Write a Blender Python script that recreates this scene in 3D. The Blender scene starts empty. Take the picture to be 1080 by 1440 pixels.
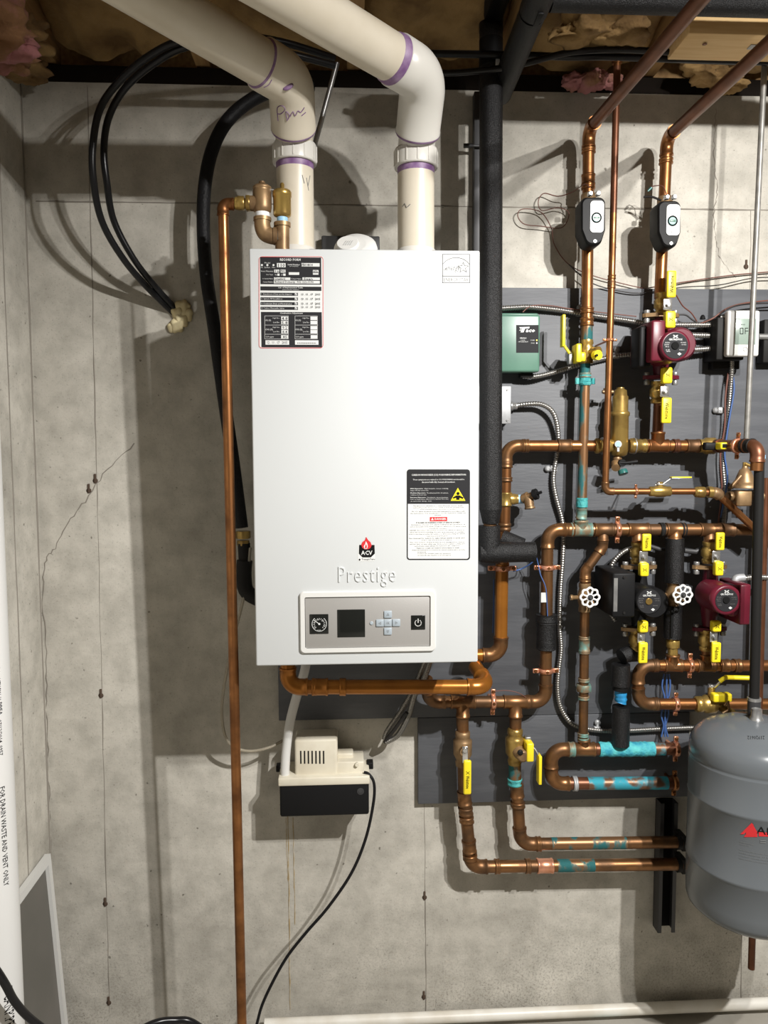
import bpy, bmesh, math, random
from mathutils import Vector as V, Matrix, noise as NZ
random.seed(7)
SC = bpy.context.scene
COL = SC.collection
# ------------------------------------------------------------------ camera, world, lamps, exposure
F, D, ZC = 1081.0, 2.17, 1.69            # focal length in px, camera distance from the wall, camera height
_dn = V((60.0, 14280.0, F)).normalized()
_fw = V((-57.0, 0.0, F)); _fw.y = -(_dn.x*_fw.x + _dn.z*_fw.z)/_dn.y; _fw.normalize()
_rt = _dn.cross(_fw)
CAMP = V((0, -D, ZC))
cam = bpy.data.cameras.new('camera'); camo = bpy.data.objects.new('camera', cam); COL.objects.link(camo)
cam.sensor_fit = 'HORIZONTAL'; cam.sensor_width = 36; cam.lens = F/1080*36; cam.clip_start = .02
def _w(i): return V((_rt[i], _fw[i], -_dn[i]))      # camera axis i (0 right, 1 down, 2 forward) in the room's axes
R3 = Matrix((_w(0), -_w(1), -_w(2))).transposed()
camo.matrix_world = Matrix.Translation(CAMP) @ R3.to_4x4()
SC.camera = camo
wd = bpy.data.worlds.new('world'); SC.world = wd; wd.use_nodes = True
wd.node_tree.nodes['Background'].inputs[0].default_value = (1, .83, .60, 1)
wd.node_tree.nodes['Background'].inputs[1].default_value = .095
def lamp(name, loc, watt, col, size=.022):
    l = bpy.data.lights.new(name, 'SPOT'); l.spot_size = math.radians(160); l.spot_blend = 1; l.energy = watt; l.color = col; l.shadow_soft_size = size
    o = bpy.data.objects.new(name, l); COL.objects.link(o); o.location = loc
    o.rotation_euler = (V((.20, -.25, 0)) - V(loc)).to_track_quat('-Z', 'Y').to_euler()      # spot cone added to the bulb, aimed low to dim the upper wall
lamp('ceiling_bulb', (1.33, -2.07, 2.750), 338, (1, .975, .94))
lamp('ceiling_bulb', (1.08, -1.97, 2.755), 155, (1, .975, .94))
SC.view_settings.view_transform = 'Standard'; SC.view_settings.look = 'None'
SC.view_settings.exposure = 0; SC.view_settings.gamma = 1; SC.view_settings.use_curve_mapping = False

# ------------------------------------------------------------------ helpers
def P(x, y, d=0.0):
    """point of the room seen at pixel (x, y) standing d metres off the back wall"""
    v = V((x-540, y-720, F))
    r = V((v.dot(_rt), v.dot(_fw), -v.dot(_dn)))
    return CAMP + r*((D-d)/r.y)
def K(d): return (D-d)/F
X, Y, Z = V((1,0,0)), V((0,1,0)), V((0,0,1))
class MB:
    def __init__(s): s.v=[]; s.f=[]; s.m=[]; s.sm=[]
    def add(s, vs, fs, m=0, sm=True):
        b=len(s.v); s.v += [V(q) for q in vs]
        for f in fs: s.f.append([i+b for i in f]); s.m.append(m); s.sm.append(sm)
        return s
    def bm(s, bm, m=0, sm=False):
        bm.verts.index_update()
        s.add([v.co.copy() for v in bm.verts], [[v.index for v in f.verts] for f in bm.faces], m, sm); bm.free(); return s
    def box(s, c, sz, bev=0, m=0, rot=None, seg=2, sm=None):
        bm=bmesh.new(); bmesh.ops.create_cube(bm, size=1)
        bmesh.ops.scale(bm, vec=sz, verts=bm.verts)
        if bev>0: bmesh.ops.bevel(bm, geom=bm.edges[:], offset=min(bev, min(sz)*.49), segments=seg, profile=.5, affect='EDGES')
        if rot is not None: bmesh.ops.transform(bm, matrix=rot.to_4x4(), verts=bm.verts)
        bmesh.ops.translate(bm, vec=c, verts=bm.verts)
        return s.bm(bm, m, bev>0 if sm is None else sm)
    def px(s, x0, y0, x1, y1, d0, d1, bev=0, m=0, seg=2):
        a=P(x0,y0,d1); b=P(x1,y1,d1)
        return s.box(((a.x+b.x)/2, -(d0+d1)/2, (a.z+b.z)/2), (abs(b.x-a.x), d1-d0, abs(a.z-b.z)), bev, m, None, seg)
    def rings(s, rings, m=0, caps=True, closed=False, sm=True):
        n=len(rings[0]); vs=[p for r in rings for p in r]; fs=[]
        k=len(rings)
        for i in range(k if closed else k-1):
            j=(i+1)%k
            for a in range(n):
                b=(a+1)%n; fs.append((i*n+a, i*n+b, j*n+b, j*n+a))
        s.add(vs, fs, m, sm)
        if caps and not closed:
            s.add(rings[0], [list(range(n))[::-1]], m, False); s.add(rings[-1], [list(range(n))], m, False)
        return s
    def tube(s, pts, r, seg=12, m=0, caps=True, closed=False):
        pts=[V(p) for p in pts]; n=len(pts)
        rs = r if isinstance(r,(list,tuple)) else [r]*n
        T=[]
        for i in range(n):
            if closed: t=pts[(i+1)%n]-pts[i-1]
            else: t=pts[min(i+1,n-1)]-pts[max(i-1,0)]
            if t.length<1e-9: t=T[-1] if T else V((0,0,1))
            T.append(t.normalized())
        up = Z if abs(T[0].z)<.9 else X
        a=T[0].cross(up).normalized(); R=[]
        for i in range(n):
            if i: 
                a=(a - T[i]*a.dot(T[i]))
                a=a.normalized() if a.length>1e-6 else T[i].orthogonal().normalized()
            b=T[i].cross(a)
            R.append([pts[i]+ (a*math.cos(2*math.pi*k/seg)+b*math.sin(2*math.pi*k/seg))*rs[i] for k in range(seg)])
        return s.rings(R, m, caps, closed)
    def lathe(s, o, ax, prof, seg=20, m=0, caps=True, ph=0):
        o=V(o); ax=V(ax).normalized(); u=ax.orthogonal().normalized() if abs(ax.z)<.99 else X; w=ax.cross(u)
        R=[[o+ax*h+(u*math.cos(2*math.pi*k/seg+ph)+w*math.sin(2*math.pi*k/seg+ph))*r for k in range(seg)] for r,h in prof]
        return s.rings(R, m, caps)
    def prism(s, poly, o, u, v, dep, m=0):
        """poly in (u,v) metres, from o, thickened by dep along u x v"""
        o=V(o); w=V(u).cross(V(v)); n=len(poly)
        a=[o+V(u)*p[0]+V(v)*p[1] for p in poly]; b=[q+w*dep for q in a]
        fs=[list(range(n))[::-1], list(range(n,2*n))]+[(i,(i+1)%n,n+(i+1)%n,n+i) for i in range(n)]
        return s.add(a+b, fs, m, False)
    def text(s, t, o, w, h, u=X, v=Z, m=0, bold=0.0, shear=0.0, fn=None, keep=False):
        """flat lettering: fits string t in w x h, lower left corner o"""
        c=bpy.data.curves.new('t','FONT'); c.body=t; c.resolution_u=1; c.offset=bold; c.shear=shear; c.fill_mode='FRONT'
        ob=bpy.data.objects.new('t',c); me=ob.to_mesh()
        if me and len(me.vertices):
            xs=[q.co.x for q in me.vertices]; ys=[q.co.y for q in me.vertices]
            x0,x1,y0,y1=min(xs),max(xs),min(ys),max(ys); o=V(o)
            sx=w/max(x1-x0,1e-6); sy=h/max(y1-y0,1e-6)
            if keep: sx=sy=min(sx,sy)
            vs=[]
            for q in me.vertices:
                a=(q.co.x-x0)*sx; b=(q.co.y-y0)*sy
                vs.append(fn(a,b) if fn else o+V(u)*a+V(v)*b)
            s.add(vs,[list(p.vertices) for p in me.polygons],m,False)
        ob.to_mesh_clear(); bpy.data.objects.remove(ob); bpy.data.curves.remove(c); return s
    def tpx(s, t, x0, y0, x1, y1, d, m=0, bold=0.0, shear=0.0):
        o=P(x0,y1,d); return s.text(t,o,P(x1,y1,d).x-o.x,P(x0,y0,d).z-o.z,m=m,bold=bold,shear=shear)
    def flat(s, poly, d, m=0):
        pts=[P(x,y,d) for x,y in poly]
        n=V((0,0,0))
        for i in range(len(pts)):
            a,b=pts[i],pts[(i+1)%len(pts)]; n+=a.cross(b)
        if n.y>0: pts.reverse()
        return s.add(pts,[list(range(len(pts)))],m,False)
    def rect(s,x0,y0,x1,y1,d,m=0): 
        a=P(x0,y0,d); b=P(x1,y1,d); y=-d
        return s.add([(a.x,y,b.z),(b.x,y,b.z),(b.x,y,a.z),(a.x,y,a.z)],[(0,1,2,3)],m,False)
    def line(s, pts, wpx, d, m=0, closed=False):
        """flat printed stroke through pixel points on the plane d"""
        q=[P(x,y,d) for x,y in pts]; n=len(q); h=wpx*K(d)/2
        for i in range(n if closed else n-1):
            a=q[i]; b=q[(i+1)%n]; t=(b-a); 
            if t.length<1e-7: continue
            t.normalize(); nn=V((-t.z,0,t.x))*h; e=t*h*.5
            s.add([a-e-nn,b+e-nn,b+e+nn,a-e+nn],[(0,1,2,3)],m,False)
        return s
    def cyl(s, x, y, d0, d1, rpx, m=0, seg=24, bev=0):
        """disc or barrel facing the viewer"""
        c=P(x,y,d1); r=rpx*K(d1); c.y=-d0; b=min(bev,r*.4)
        pr=[(r,0),(r,d1-d0-b)]+([(r-b*.3,d1-d0-b*.3),(r-b,d1-d0)] if b else [(r,d1-d0)])
        if not b: pr=[(r,0),(r,d1-d0)]
        return s.lathe(c,-Y,pr,seg,m)
    def __len__(s): return len(s.f)
def mesh(name, mb, mats, off):
    me=bpy.data.meshes.new(name); me.from_pydata([tuple(q-off) for q in mb.v],[],mb.f)
    for m in (mats if isinstance(mats,(list,tuple)) else [mats]): me.materials.append(m)
    me.polygons.foreach_set('material_index', mb.m); me.polygons.foreach_set('use_smooth', mb.sm)
    me.update(); return me
def root_of(o):
    while o.parent: o=o.parent
    return o
def part(name, mb, mats, parent, label=None, kind=None):
    o=bpy.data.objects.new(name, mesh(name, mb, mats, root_of(parent).location)); COL.objects.link(o); o.parent=parent
    if label: o['label']=label
    if kind: o['kind']=kind
    return o
def tag(o, label=None, cat=None, group=None, kind=None):
    if label: o['label']=label
    if cat: o['category']=cat
    if group: o['group']=group
    if kind: o['kind']=kind
    return o
def thing(name, label, cat, loc, group=None):
    o=bpy.data.objects.new(name,None); o.empty_display_size=.05; COL.objects.link(o); o.location=V(loc); return tag(o,label,cat,group)
def single(name, mb, mats, label, cat, group=None, kind=None):
    lo=V([min(q[i] for q in mb.v) for i in range(3)]); hi=V([max(q[i] for q in mb.v) for i in range(3)])
    c=(lo+hi)/2; c.z=lo.z
    o=bpy.data.objects.new(name, mesh(name,mb,mats,c)); COL.objects.link(o); o.location=c
    return tag(o,label,cat,group,kind)
def struct(name, mb, mats):
    o=bpy.data.objects.new(name, mesh(name,mb,mats,V((0,0,0)))); COL.objects.link(o); o['kind']='structure'; return o
def spline(pts, n=8, closed=False):
    pts=[V(p) for p in pts]; out=[]; N=len(pts)
    for i in range(N-1):
        p0=pts[max(i-1,0)]; p1=pts[i]; p2=pts[i+1]; p3=pts[min(i+2,N-1)]
        for k in range(n):
            t=k/n; out.append(.5*((2*p1)+(p2-p0)*t+(2*p0-5*p1+4*p2-p3)*t*t+(3*p1-p0-3*p2+p3)*t**3))
    out.append(pts[-1]); return out
def resample(pts, step):
    out=[pts[0]]; acc=0; 
    for i in range(len(pts)-1):
        a,b=pts[i],pts[i+1]; L=(b-a).length
        if L<1e-9: continue
        pos=step-acc
        while pos<=L: out.append(a.lerp(b,pos/L)); pos+=step
        acc=L-(pos-step)
    return out
def rrect(x0,y0,x1,y1,r,n=4):
    out=[]
    for cx,cy,a in ((x1-r,y0+r,-90),(x1-r,y1-r,0),(x0+r,y1-r,90),(x0+r,y0+r,180)):
        for k in range(n+1):
            t=math.radians(a+90*k/n); out.append((cx+r*math.cos(t),cy+r*math.sin(t)))
    return out
def circ(cx,cy,r,n=24,a0=0,a1=360):
    return [(cx+r*math.cos(math.radians(a0+(a1-a0)*k/n)),cy+r*math.sin(math.radians(a0+(a1-a0)*k/n))) for k in range(n if a1-a0==360 else n+1)]

# ------------------------------------------------------------------ materials
def mat(name, col, rough=.5, metal=0.0, col2=None, scale=8, lo=.4, hi=.65, bump=0.0, bscale=60, det=4, stretch=None, spec=.5, rough2=None):
    m=bpy.data.materials.new(name); m.use_nodes=True; nt=m.node_tree; b=nt.nodes['Principled BSDF']; L=nt.links
    b.inputs['Base Color'].default_value=(*col,1); b.inputs['Roughness'].default_value=rough; b.inputs['Metallic'].default_value=metal
    b.inputs['Specular IOR Level'].default_value=spec
    tc=nt.nodes.new('ShaderNodeTexCoord'); src=tc.outputs['Object']
    if stretch:
        mp=nt.nodes.new('ShaderNodeMapping'); mp.inputs['Scale'].default_value=stretch; L.new(src,mp.inputs[0]); src=mp.outputs[0]
    if col2 is not None:
        n=nt.nodes.new('ShaderNodeTexNoise'); n.inputs['Scale'].default_value=scale; n.inputs['Detail'].default_value=det; L.new(src,n.inputs['Vector'])
        r=nt.nodes.new('ShaderNodeValToRGB'); r.color_ramp.elements[0].position=lo; r.color_ramp.elements[1].position=hi
        r.color_ramp.elements[0].color=(*col,1); r.color_ramp.elements[1].color=(*col2,1)
        L.new(n.outputs['Fac'],r.inputs[0]); L.new(r.outputs[0],b.inputs['Base Color'])
        if rough2 is not None:
            mr=nt.nodes.new('ShaderNodeMapRange'); mr.inputs[1].default_value=lo; mr.inputs[2].default_value=hi
            mr.inputs[3].default_value=rough; mr.inputs[4].default_value=rough2; L.new(n.outputs['Fac'],mr.inputs[0]); L.new(mr.outputs[0],b.inputs['Roughness'])
    if bump:
        n2=nt.nodes.new('ShaderNodeTexNoise'); n2.inputs['Scale'].default_value=bscale; n2.inputs['Detail'].default_value=5; L.new(src,n2.inputs['Vector'])
        bp=nt.nodes.new('ShaderNodeBump'); bp.inputs['Strength'].default_value=bump; bp.inputs['Distance'].default_value=.004
        L.new(n2.outputs['Fac'],bp.inputs['Height']); L.new(bp.outputs[0],b.inputs['Normal'])
    return m
def concrete(name, tint=1.0):
    m=bpy.data.materials.new(name); m.use_nodes=True; nt=m.node_tree; b=nt.nodes['Principled BSDF']; L=nt.links
    b.inputs['Roughness'].default_value=.9; b.inputs['Specular IOR Level'].default_value=.2
    tc=nt.nodes.new('ShaderNodeTexCoord'); ob=tc.outputs['Object']
    def noise(s,det=6,vec=None,rough=.6):
        n=nt.nodes.new('ShaderNodeTexNoise'); n.inputs['Scale'].default_value=s; n.inputs['Detail'].default_value=det; n.inputs['Roughness'].default_value=rough
        L.new(vec or ob,n.inputs['Vector']); return n.outputs['Fac']
    def ramp(f,p0,c0,p1,c1):
        r=nt.nodes.new('ShaderNodeValToRGB'); e=r.color_ramp.elements; e[0].position=p0; e[1].position=p1; e[0].color=(*c0,1); e[1].color=(*c1,1); L.new(f,r.inputs[0]); return r.outputs[0]
    def mix(a,b_,f,mode='MIX'):
        x=nt.nodes.new('ShaderNodeMix'); x.data_type='RGBA'; x.blend_type=mode
        for s_,i in ((f,0),(a,6),(b_,7)):
            if hasattr(s_,'links'): L.new(s_,x.inputs[i])
            elif i==0: x.inputs[0].default_value=s_
            else: x.inputs[i].default_value=(*s_,1)
        return x.outputs[2]
    t=tint
    base=ramp(noise(2.6,8),.3,(.39*t,.37*t,.325*t),.68,(.60*t,.573*t,.51*t))
    base=mix(base,ramp(noise(14,6),.35,(.64,.64,.63),.6,(1,1,1)),.6,'MULTIPLY')
    base=mix(base,ramp(noise(190,3),.30,(.5,.5,.5),.42,(1,1,1)),.55,'MULTIPLY')
    pits=ramp(noise(66,2,rough=.3),.22,(.30,.29,.27),.27,(1,1,1))
    base=mix(base,pits,.8,'MULTIPLY')
    # damp mould speckle close to the slab
    sep=nt.nodes.new('ShaderNodeSeparateXYZ'); L.new(ob,sep.inputs[0])
    mr=nt.nodes.new('ShaderNodeMapRange'); mr.inputs[1].default_value=.48; mr.inputs[2].default_value=.05; mr.inputs[3].default_value=0; mr.inputs[4].default_value=1; L.new(sep.outputs['Z'],mr.inputs[0])
    big=nt.nodes.new('ShaderNodeMath'); big.operation='MULTIPLY'; L.new(mr.outputs[0],big.inputs[0])
    bn=nt.nodes.new('ShaderNodeMapRange'); bn.inputs[1].default_value=.38; bn.inputs[2].default_value=.60; L.new(noise(3.0,4),bn.inputs[0]); L.new(bn.outputs[0],big.inputs[1])
    sp=ramp(noise(150,8,rough=.85),.50,(0,0,0),.62,(.85,.85,.85))
    spm=nt.nodes.new('ShaderNodeMath'); spm.operation='MULTIPLY'; L.new(big.outputs[0],spm.inputs[0]); L.new(sp,spm.inputs[1])
    base=mix(base,(.09,.075,.06),spm.outputs[0])
    L.new(base,b.inputs['Base Color'])
    bp=nt.nodes.new('ShaderNodeBump'); bp.inputs['Strength'].default_value=.35; bp.inputs['Distance'].default_value=.004; L.new(noise(45,8),bp.inputs['Height']); L.new(bp.outputs[0],b.inputs['Normal'])
    return m
M={}
M['concrete']=concrete('concrete'); M['concrete_left']=concrete('concrete_left',1.02)
M['seam']=mat('seam',(.23,.21,.18),.9); M['rust']=mat('rust',(.07,.045,.03),.9)
M['stain']=mat('rust_stain',(.36,.27,.14),.9,col2=(.46,.42,.34),scale=40)
M['slab']=mat('slab',(.36,.34,.30),.85,col2=(.28,.26,.22),scale=6,bump=.2)
M['subfloor']=mat('subfloor',(.14,.10,.06),.9)
M['wood']=mat('wood',(.50,.31,.13),.75,col2=(.36,.20,.08),scale=7,stretch=(12,1,12),lo=.35,hi=.7)
M['pine']=mat('pine',(.78,.55,.27),.65,col2=(.68,.44,.19),scale=6,stretch=(1,14,14),lo=.35,hi=.7)
M['sill']=mat('sill',(.012,.009,.007),.95,spec=.1)  # near-black base holds the shade lying on the sill plate
M['wool']=mat('glass_wool',(.34,.215,.085),.95,col2=(.15,.085,.03),scale=7,lo=.42,hi=.62,bump=1.0,bscale=70)
M['woolp']=mat('glass_wool_pink',(.36,.15,.15),.95,col2=(.22,.11,.05),scale=9,lo=.45,hi=.6,bump=1.0,bscale=70)
M['ply']=mat('painted_plywood',(.073,.077,.086),.55,col2=(.105,.11,.12),scale=5,stretch=(1,1,6),lo=.45,hi=.8,bump=.12,bscale=30)
M['white']=mat('white_enamel',(.555,.575,.58),.32,bump=.02,bscale=500)
M['whitep']=mat('white_plastic',(.62,.62,.60),.4); M['cream']=mat('cream_plastic',(.66,.62,.51),.45,col2=(.58,.53,.42),scale=12)
M['pvc']=mat('pvc_pipe',(.64,.585,.48),.35,col2=(.56,.50,.39),scale=9,lo=.4,hi=.8)
M['pvcw']=mat('pvc_fitting',(.64,.625,.58),.3); M['dwv']=mat('dwv_pipe',(.70,.70,.685),.4)
M['purple']=mat('primer',(.16,.075,.20),.5,col2=(.30,.20,.33),scale=30)
M['black']=mat('black_plastic',(.009,.009,.0095),.5,spec=.14); M['ink']=mat('ink',(.008,.008,.008),.8,spec=.1); M['grayink']=mat('gray_ink',(.16,.165,.17),.7)
M['darkplate']=mat('dark_print',(.022,.022,.024),.6,spec=.12); M['paper']=mat('label_white',(.62,.63,.62),.5)
M['rubber']=mat('rubber_hose',(.008,.008,.009),.28,spec=.35); M['csst']=mat('black_sheath',(.009,.009,.010),.5,bump=.4,bscale=200,spec=.18)
M['foam']=mat('foam_sleeve',(.006,.006,.0065),.42,col2=(.022,.022,.023),scale=330,lo=.50,hi=.72,bump=.55,bscale=520,det=2,spec=.32)
M['copper']=mat('copper',(.36,.155,.055),.30,.85,col2=(.17,.07,.026),scale=18,lo=.36,hi=.66,rough2=.48,det=7)
M['copperp']=mat('copper_pink',(.80,.38,.24),.32,.7,col2=(.60,.26,.14),scale=25)
M['aged']=mat('aged_copper',(.27,.13,.052),.32,.78,col2=(.125,.068,.034),scale=20,lo=.36,hi=.64,rough2=.52,det=7)
M['orange']=mat('lacquered_copper',(.42,.16,.025),.28,.6,col2=(.29,.105,.018),scale=12,lo=.4,hi=.7)
M['brown']=mat('brown_copper',(.13,.05,.024),.4,.6,col2=(.18,.07,.035),scale=20)
M['patina']=mat('verdigris_copper',(.25,.13,.06),.38,.65,col2=(.035,.16,.165),scale=20,lo=.46,hi=.56,det=5,stretch=(1.5,1.5,.5),rough2=.8)
M['green']=mat('verdigris',(.03,.26,.27),.85,col2=(.10,.42,.40),scale=60,bump=.8,bscale=120)
M['greenish']=mat('verdigris_fitting',(.24,.17,.10),.55,.4,col2=(.16,.30,.26),scale=40,lo=.45,hi=.62)
M['blue']=mat('blue_corrosion',(.025,.27,.38),.75,col2=(.10,.50,.50),scale=38,lo=.35,hi=.65,bump=.9,bscale=110)
M['bluepipe']=mat('corroded_pipe',(.20,.11,.065),.4,.6,col2=(.05,.36,.45),scale=24,lo=.38,hi=.52,det=5,rough2=.8)
M['bluet']=mat('blue_tape',(.02,.25,.52),.5,col2=(.015,.17,.36),scale=50)
M['brass']=mat('brass',(.46,.31,.09),.32,.7,col2=(.26,.165,.05),scale=22,lo=.4,hi=.65)
M['bronze']=mat('bronze',(.34,.22,.11),.45,.55,col2=(.20,.12,.06),scale=25)
M['yellow']=mat('yellow_vinyl',(.85,.68,.02),.4); M['maroon']=mat('maroon_paint',(.115,.010,.022),.36,spec=.35,col2=(.085,.008,.017),scale=10)
M['steel']=mat('galvanised',(.42,.42,.41),.35,.7,col2=(.30,.30,.30),scale=30); M['zinc']=mat('zinc_plate',(.42,.43,.44),.5,.35,col2=(.33,.335,.34),scale=35)
M['conduit']=mat('metal_conduit',(.34,.33,.31),.30,.85); M['iron']=mat('black_iron',(.014,.0135,.013),.55,spec=.15)
M['dksteel']=mat('dull_steel',(.06,.06,.062),.5,.4)
M['boxgreen']=mat('green_enamel',(.075,.17,.125),.36,col2=(.10,.21,.155),scale=9); M['tank']=mat('gray_enamel',(.115,.127,.138),.26,spec=.35)
M['rod']=mat('dull_rod',(.20,.195,.18),.45,.4,col2=(.28,.27,.25),scale=40)
M['lcd']=mat('lcd',(.24,.30,.26),.25); M['screen']=mat('dark_screen',(.010,.011,.010),.12); M['alu']=mat('brushed_panel',(.36,.35,.335),.42,.25,bump=.05,bscale=300)
M['btn']=mat('gray_button',(.33,.38,.42),.4); M['red']=mat('red_print',(.55,.02,.025),.5); M['tape']=mat('thread_tape',(.80,.82,.84),.5)
M['tapeb']=mat('blue_thread_tape',(.30,.55,.78),.5); M['foamy']=mat('expanding_foam',(.66,.58,.36),.8,col2=(.55,.45,.24),scale=30,bump=.5)
M['dial']=mat('teal_dial',(.02,.12,.11),.3); M['wireb']=mat('blue_wire',(.045,.10,.27),.45); M['wirebr']=mat('brown_wire',(.13,.045,.03),.5); M['wirek']=mat('black_wire',(.015,.013,.013),.45)
M['silver']=mat('bright_metal',(.75,.75,.74),.2,.9); M['mesh']=mat('gray_screen',(.12,.115,.10),.7,col2=(.15,.14,.125),scale=4)
M['clear']=mat('clear_tube',(.55,.50,.40),.25); M['white_paint']=mat('white_handwheel',(.82,.82,.80),.4); M['pipewhite']=mat('white_floor_pipe',(.74,.72,.66),.4,col2=(.62,.58,.50),scale=10)
M['floorstain']=mat('floor_stain',(.33,.31,.27),.85,col2=(.12,.36,.38),scale=45,lo=.42,hi=.6)
_cl=M['clear'].node_tree.nodes['Principled BSDF']; _cl.inputs['Transmission Weight'].default_value=.6
# ------------------------------------------------------------------ the setting
XL=-.845; WT=P(560,125,0).z; JB=WT+.05           # left corner, top of the concrete, underside of the joists
flo=struct('floor', MB().box((.4,-1.4,-.05),(3.2,2.9,.1)), M['slab'])
mb=MB()
for x,y,r in ((842,1436,.03),(866,1434,.022),(826,1438,.018),(884,1434,.014)):
    q=P(x,y,.09); mb.lathe((q.x,-.085,0),Z,[(r*1.3,.0004),(r,.0012),(.002,.0016)],14)
part('corrosion_stain',mb,M['floorstain'],flo)
wall=struct('wall_back', MB().box((.55,.1,WT/2),(2.9,.2,WT)), M['concrete'])
wl=struct('wall_left', MB().box((XL-.1,-1.4,WT/2),(.2,2.8,WT)), M['concrete_left'])
def seam(par, pts, w=.0035, m='seam', name='form_seam'):
    mb=MB(); pts=[V(p) for p in pts]; mb.tube(pts,[w*.5*random.uniform(.6,1.2) for _ in pts],5); part(name,mb,M[m],par)
def wobble(a,b,n,amp):
    return [a.lerp(b,i/n)+V((random.uniform(-amp,amp),0,random.uniform(-amp,amp)*.5)) for i in range(n+1)]
def wp(x,y): return P(x,y,0)+V((0,.0006,0))
seam(wall, wobble(wp(123,122),wp(154,1424),50,.0012))
seam(wall, wobble(wp(591,300),wp(599,1424),50,.0012))
seam(wall, wobble(wp(1056,296),wp(1042,1415),50,.0012))
seam(wall, wobble(wp(50,283),wp(1110,296),70,.0010),.005)
for x,y in ((125,690),(134,676),(142,978),(148,1271),(153,1410),(597,1262),(596,1402),(1049,375)):
    mb=MB(); c=P(x,y,0); mb.lathe(c+V((0,.002,0)),-Y,[(.0045,0),(.0075,.0022),(.004,.0035)],9); mb.box(c+V((0,0,.006)),(.006,.006,.026),.001); part('tie_hole',mb,M['rust'],wall)
def crack(par,pts,f,w=.003):
    q=[]; 
    for i in range(len(pts)-1):
        for k in range(6):
            t=k/6; q.append(f(pts[i][0]*(1-t)+pts[i+1][0]*t+random.uniform(-1.6,1.6), pts[i][1]*(1-t)+pts[i+1][1]*t+random.uniform(-2,2)))
    q.append(f(*pts[-1])); seam(par,q,w,'seam','crack')
crack(wall,[(190,625),(150,660),(120,705),(95,735),(78,770),(62,790),(60,850),(66,930),(65,1000),(68,1080),(70,1160),(72,1230),(75,1330)],wp,.004)
crack(wall,[(1008,152),(1004,190),(1004,235),(1009,265),(1004,295),(1006,330),(1010,355),(1018,372),(1035,390)],wp)
for x,y0,y1,w in ((405,1146,1420,.004),(412,1150,1300,.003),(402,1150,1240,.0025)):
    seam(wall, wobble(P(x,y0,0),P(x+3,y1,0),20,.001), w, 'stain','rust_streak')
# left wall: vertical form line and the hairline in the corner
def lp(y,z): return V((XL+.0003,y,z))
seam(wl,[lp(-.16+random.uniform(-.001,.001),WT*i/40) for i in range(41)],.004)
seam(wl,[lp(-.012,WT*i/40) for i in range(41)],.006)
# ceiling: subfloor, sill, joists, blocking, wool
ceil=struct('ceiling', MB().box((.4,-1.2,JB+.27),(3.4,2.8,.04)), M['subfloor'])
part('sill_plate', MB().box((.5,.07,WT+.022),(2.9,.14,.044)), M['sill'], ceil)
part('rim_joist', MB().box((.5,.06,JB+.12),(2.9,.04,.24)), M['wood'], ceil)
JX=[-.775+.4064*i for i in range(6)]
for x in JX: part('joist', MB().box((x,-1.05,JB+.118),(.040,2.2,.235),.003), M['wood'], ceil)
def batt(x0,x1,y0,y1,seed,mt,label,sag=.05):
    nx,ny=34,60; vs=[];fs=[]
    for j in range(ny+1):
        for i in range(nx+1):
            u=i/nx; v=j/ny; x=x0+(x1-x0)*u; y=y0+(y1-y0)*v
            h=NZ.fractal(V((x*5+seed*7,y*4,seed)),1.0,2.0,5)*.040+NZ.noise(V((x*60,y*60,seed)))*.004
            edge=min(u,1-u)*2; z=JB+.098-sag*math.sqrt(min(1,edge*1.4))+h
            z-=.035*max(0,1-v/.2)
            vs.append((x,-y,max(z,JB-.004)))
    for j in range(ny):
        for i in range(nx):
            a=j*(nx+1)+i; fs.append((a,a+nx+1,a+nx+2,a+1))
    mb=MB().add(vs,fs)
    mb.box(((x0+x1)/2,-(y0+y1)/2,JB+.16),(x1-x0-.004,y1-y0-.004,.06),.01)
    single('insulation_batt',mb,M[mt],label,'insulation','glass wool between the joists')
batt(JX[0]+.021,JX[1]-.021,.02,1.5,1,'wool','brown glass wool batt above the black hose loop, left joist bay',.06)
batt(JX[1]+.021,JX[2]-.021,.02,1.5,2,'wool','brown glass wool batt in the joist bay over the white vent pipes',.06)
batt(JX[2]+.021,JX[3]-.021,.06,1.5,3,'wool','brown glass wool batt in the bay just left of the black foam pipes',.06)
batt(JX[3]+.021,JX[4]-.021,.02,1.5,4,'wool','pale brown glass wool batt in the bay behind the thin copper riser',.075)
batt(JX[4]+.021,JX[5]-.021,.03,1.5,5,'wool','brown glass wool batt above the pine block, right joist bay',.06)
def wad(pts,mt,label):
    mb=MB()
    for (x,y,d,r) in pts:
        bm=bmesh.new(); bmesh.ops.create_icosphere(bm,subdivisions=4,radius=r)
        c=P(x,y,d); rnd=random.Random(int(x*7+y)); a=[rnd.uniform(20,60) for _ in range(6)]
        for q in bm.verts:
            w=q.co/r; k=1+.75*NZ.fractal(w*1.1+V((x,y,d)),1.0,2.0,4)+.10*NZ.noise(w*7+V((y,x,0))); q.co=V((w.x*1.25,w.y,w.z*.62))*r*k+c
        mb.bm(bm,0,True)
    single('insulation_wad',mb,M[mt],label,'insulation')
wad([(22,62,.20,.055),(36,95,.10,.04),(12,40,.3,.06),(44,105,.06,.028)],'wool','ragged brown tuft of glass wool hanging in the left ceiling corner')
wad([(2,60,.36,.055),(10,84,.30,.04),(-14,40,.4,.07)],'woolp','pink tuft of glass wool at the top of the left wall')
wad([(812,114,.05,.028),(836,112,.05,.034),(856,115,.05,.022)],'woolp','pink glass wool tuft above the wall beside the thin copper riser')
wad([(990,100,.08,.045),(1012,108,.06,.04),(1022,120,.04,.03)],'wool','brown glass wool tuft hanging behind the right copper pipe')
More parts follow.
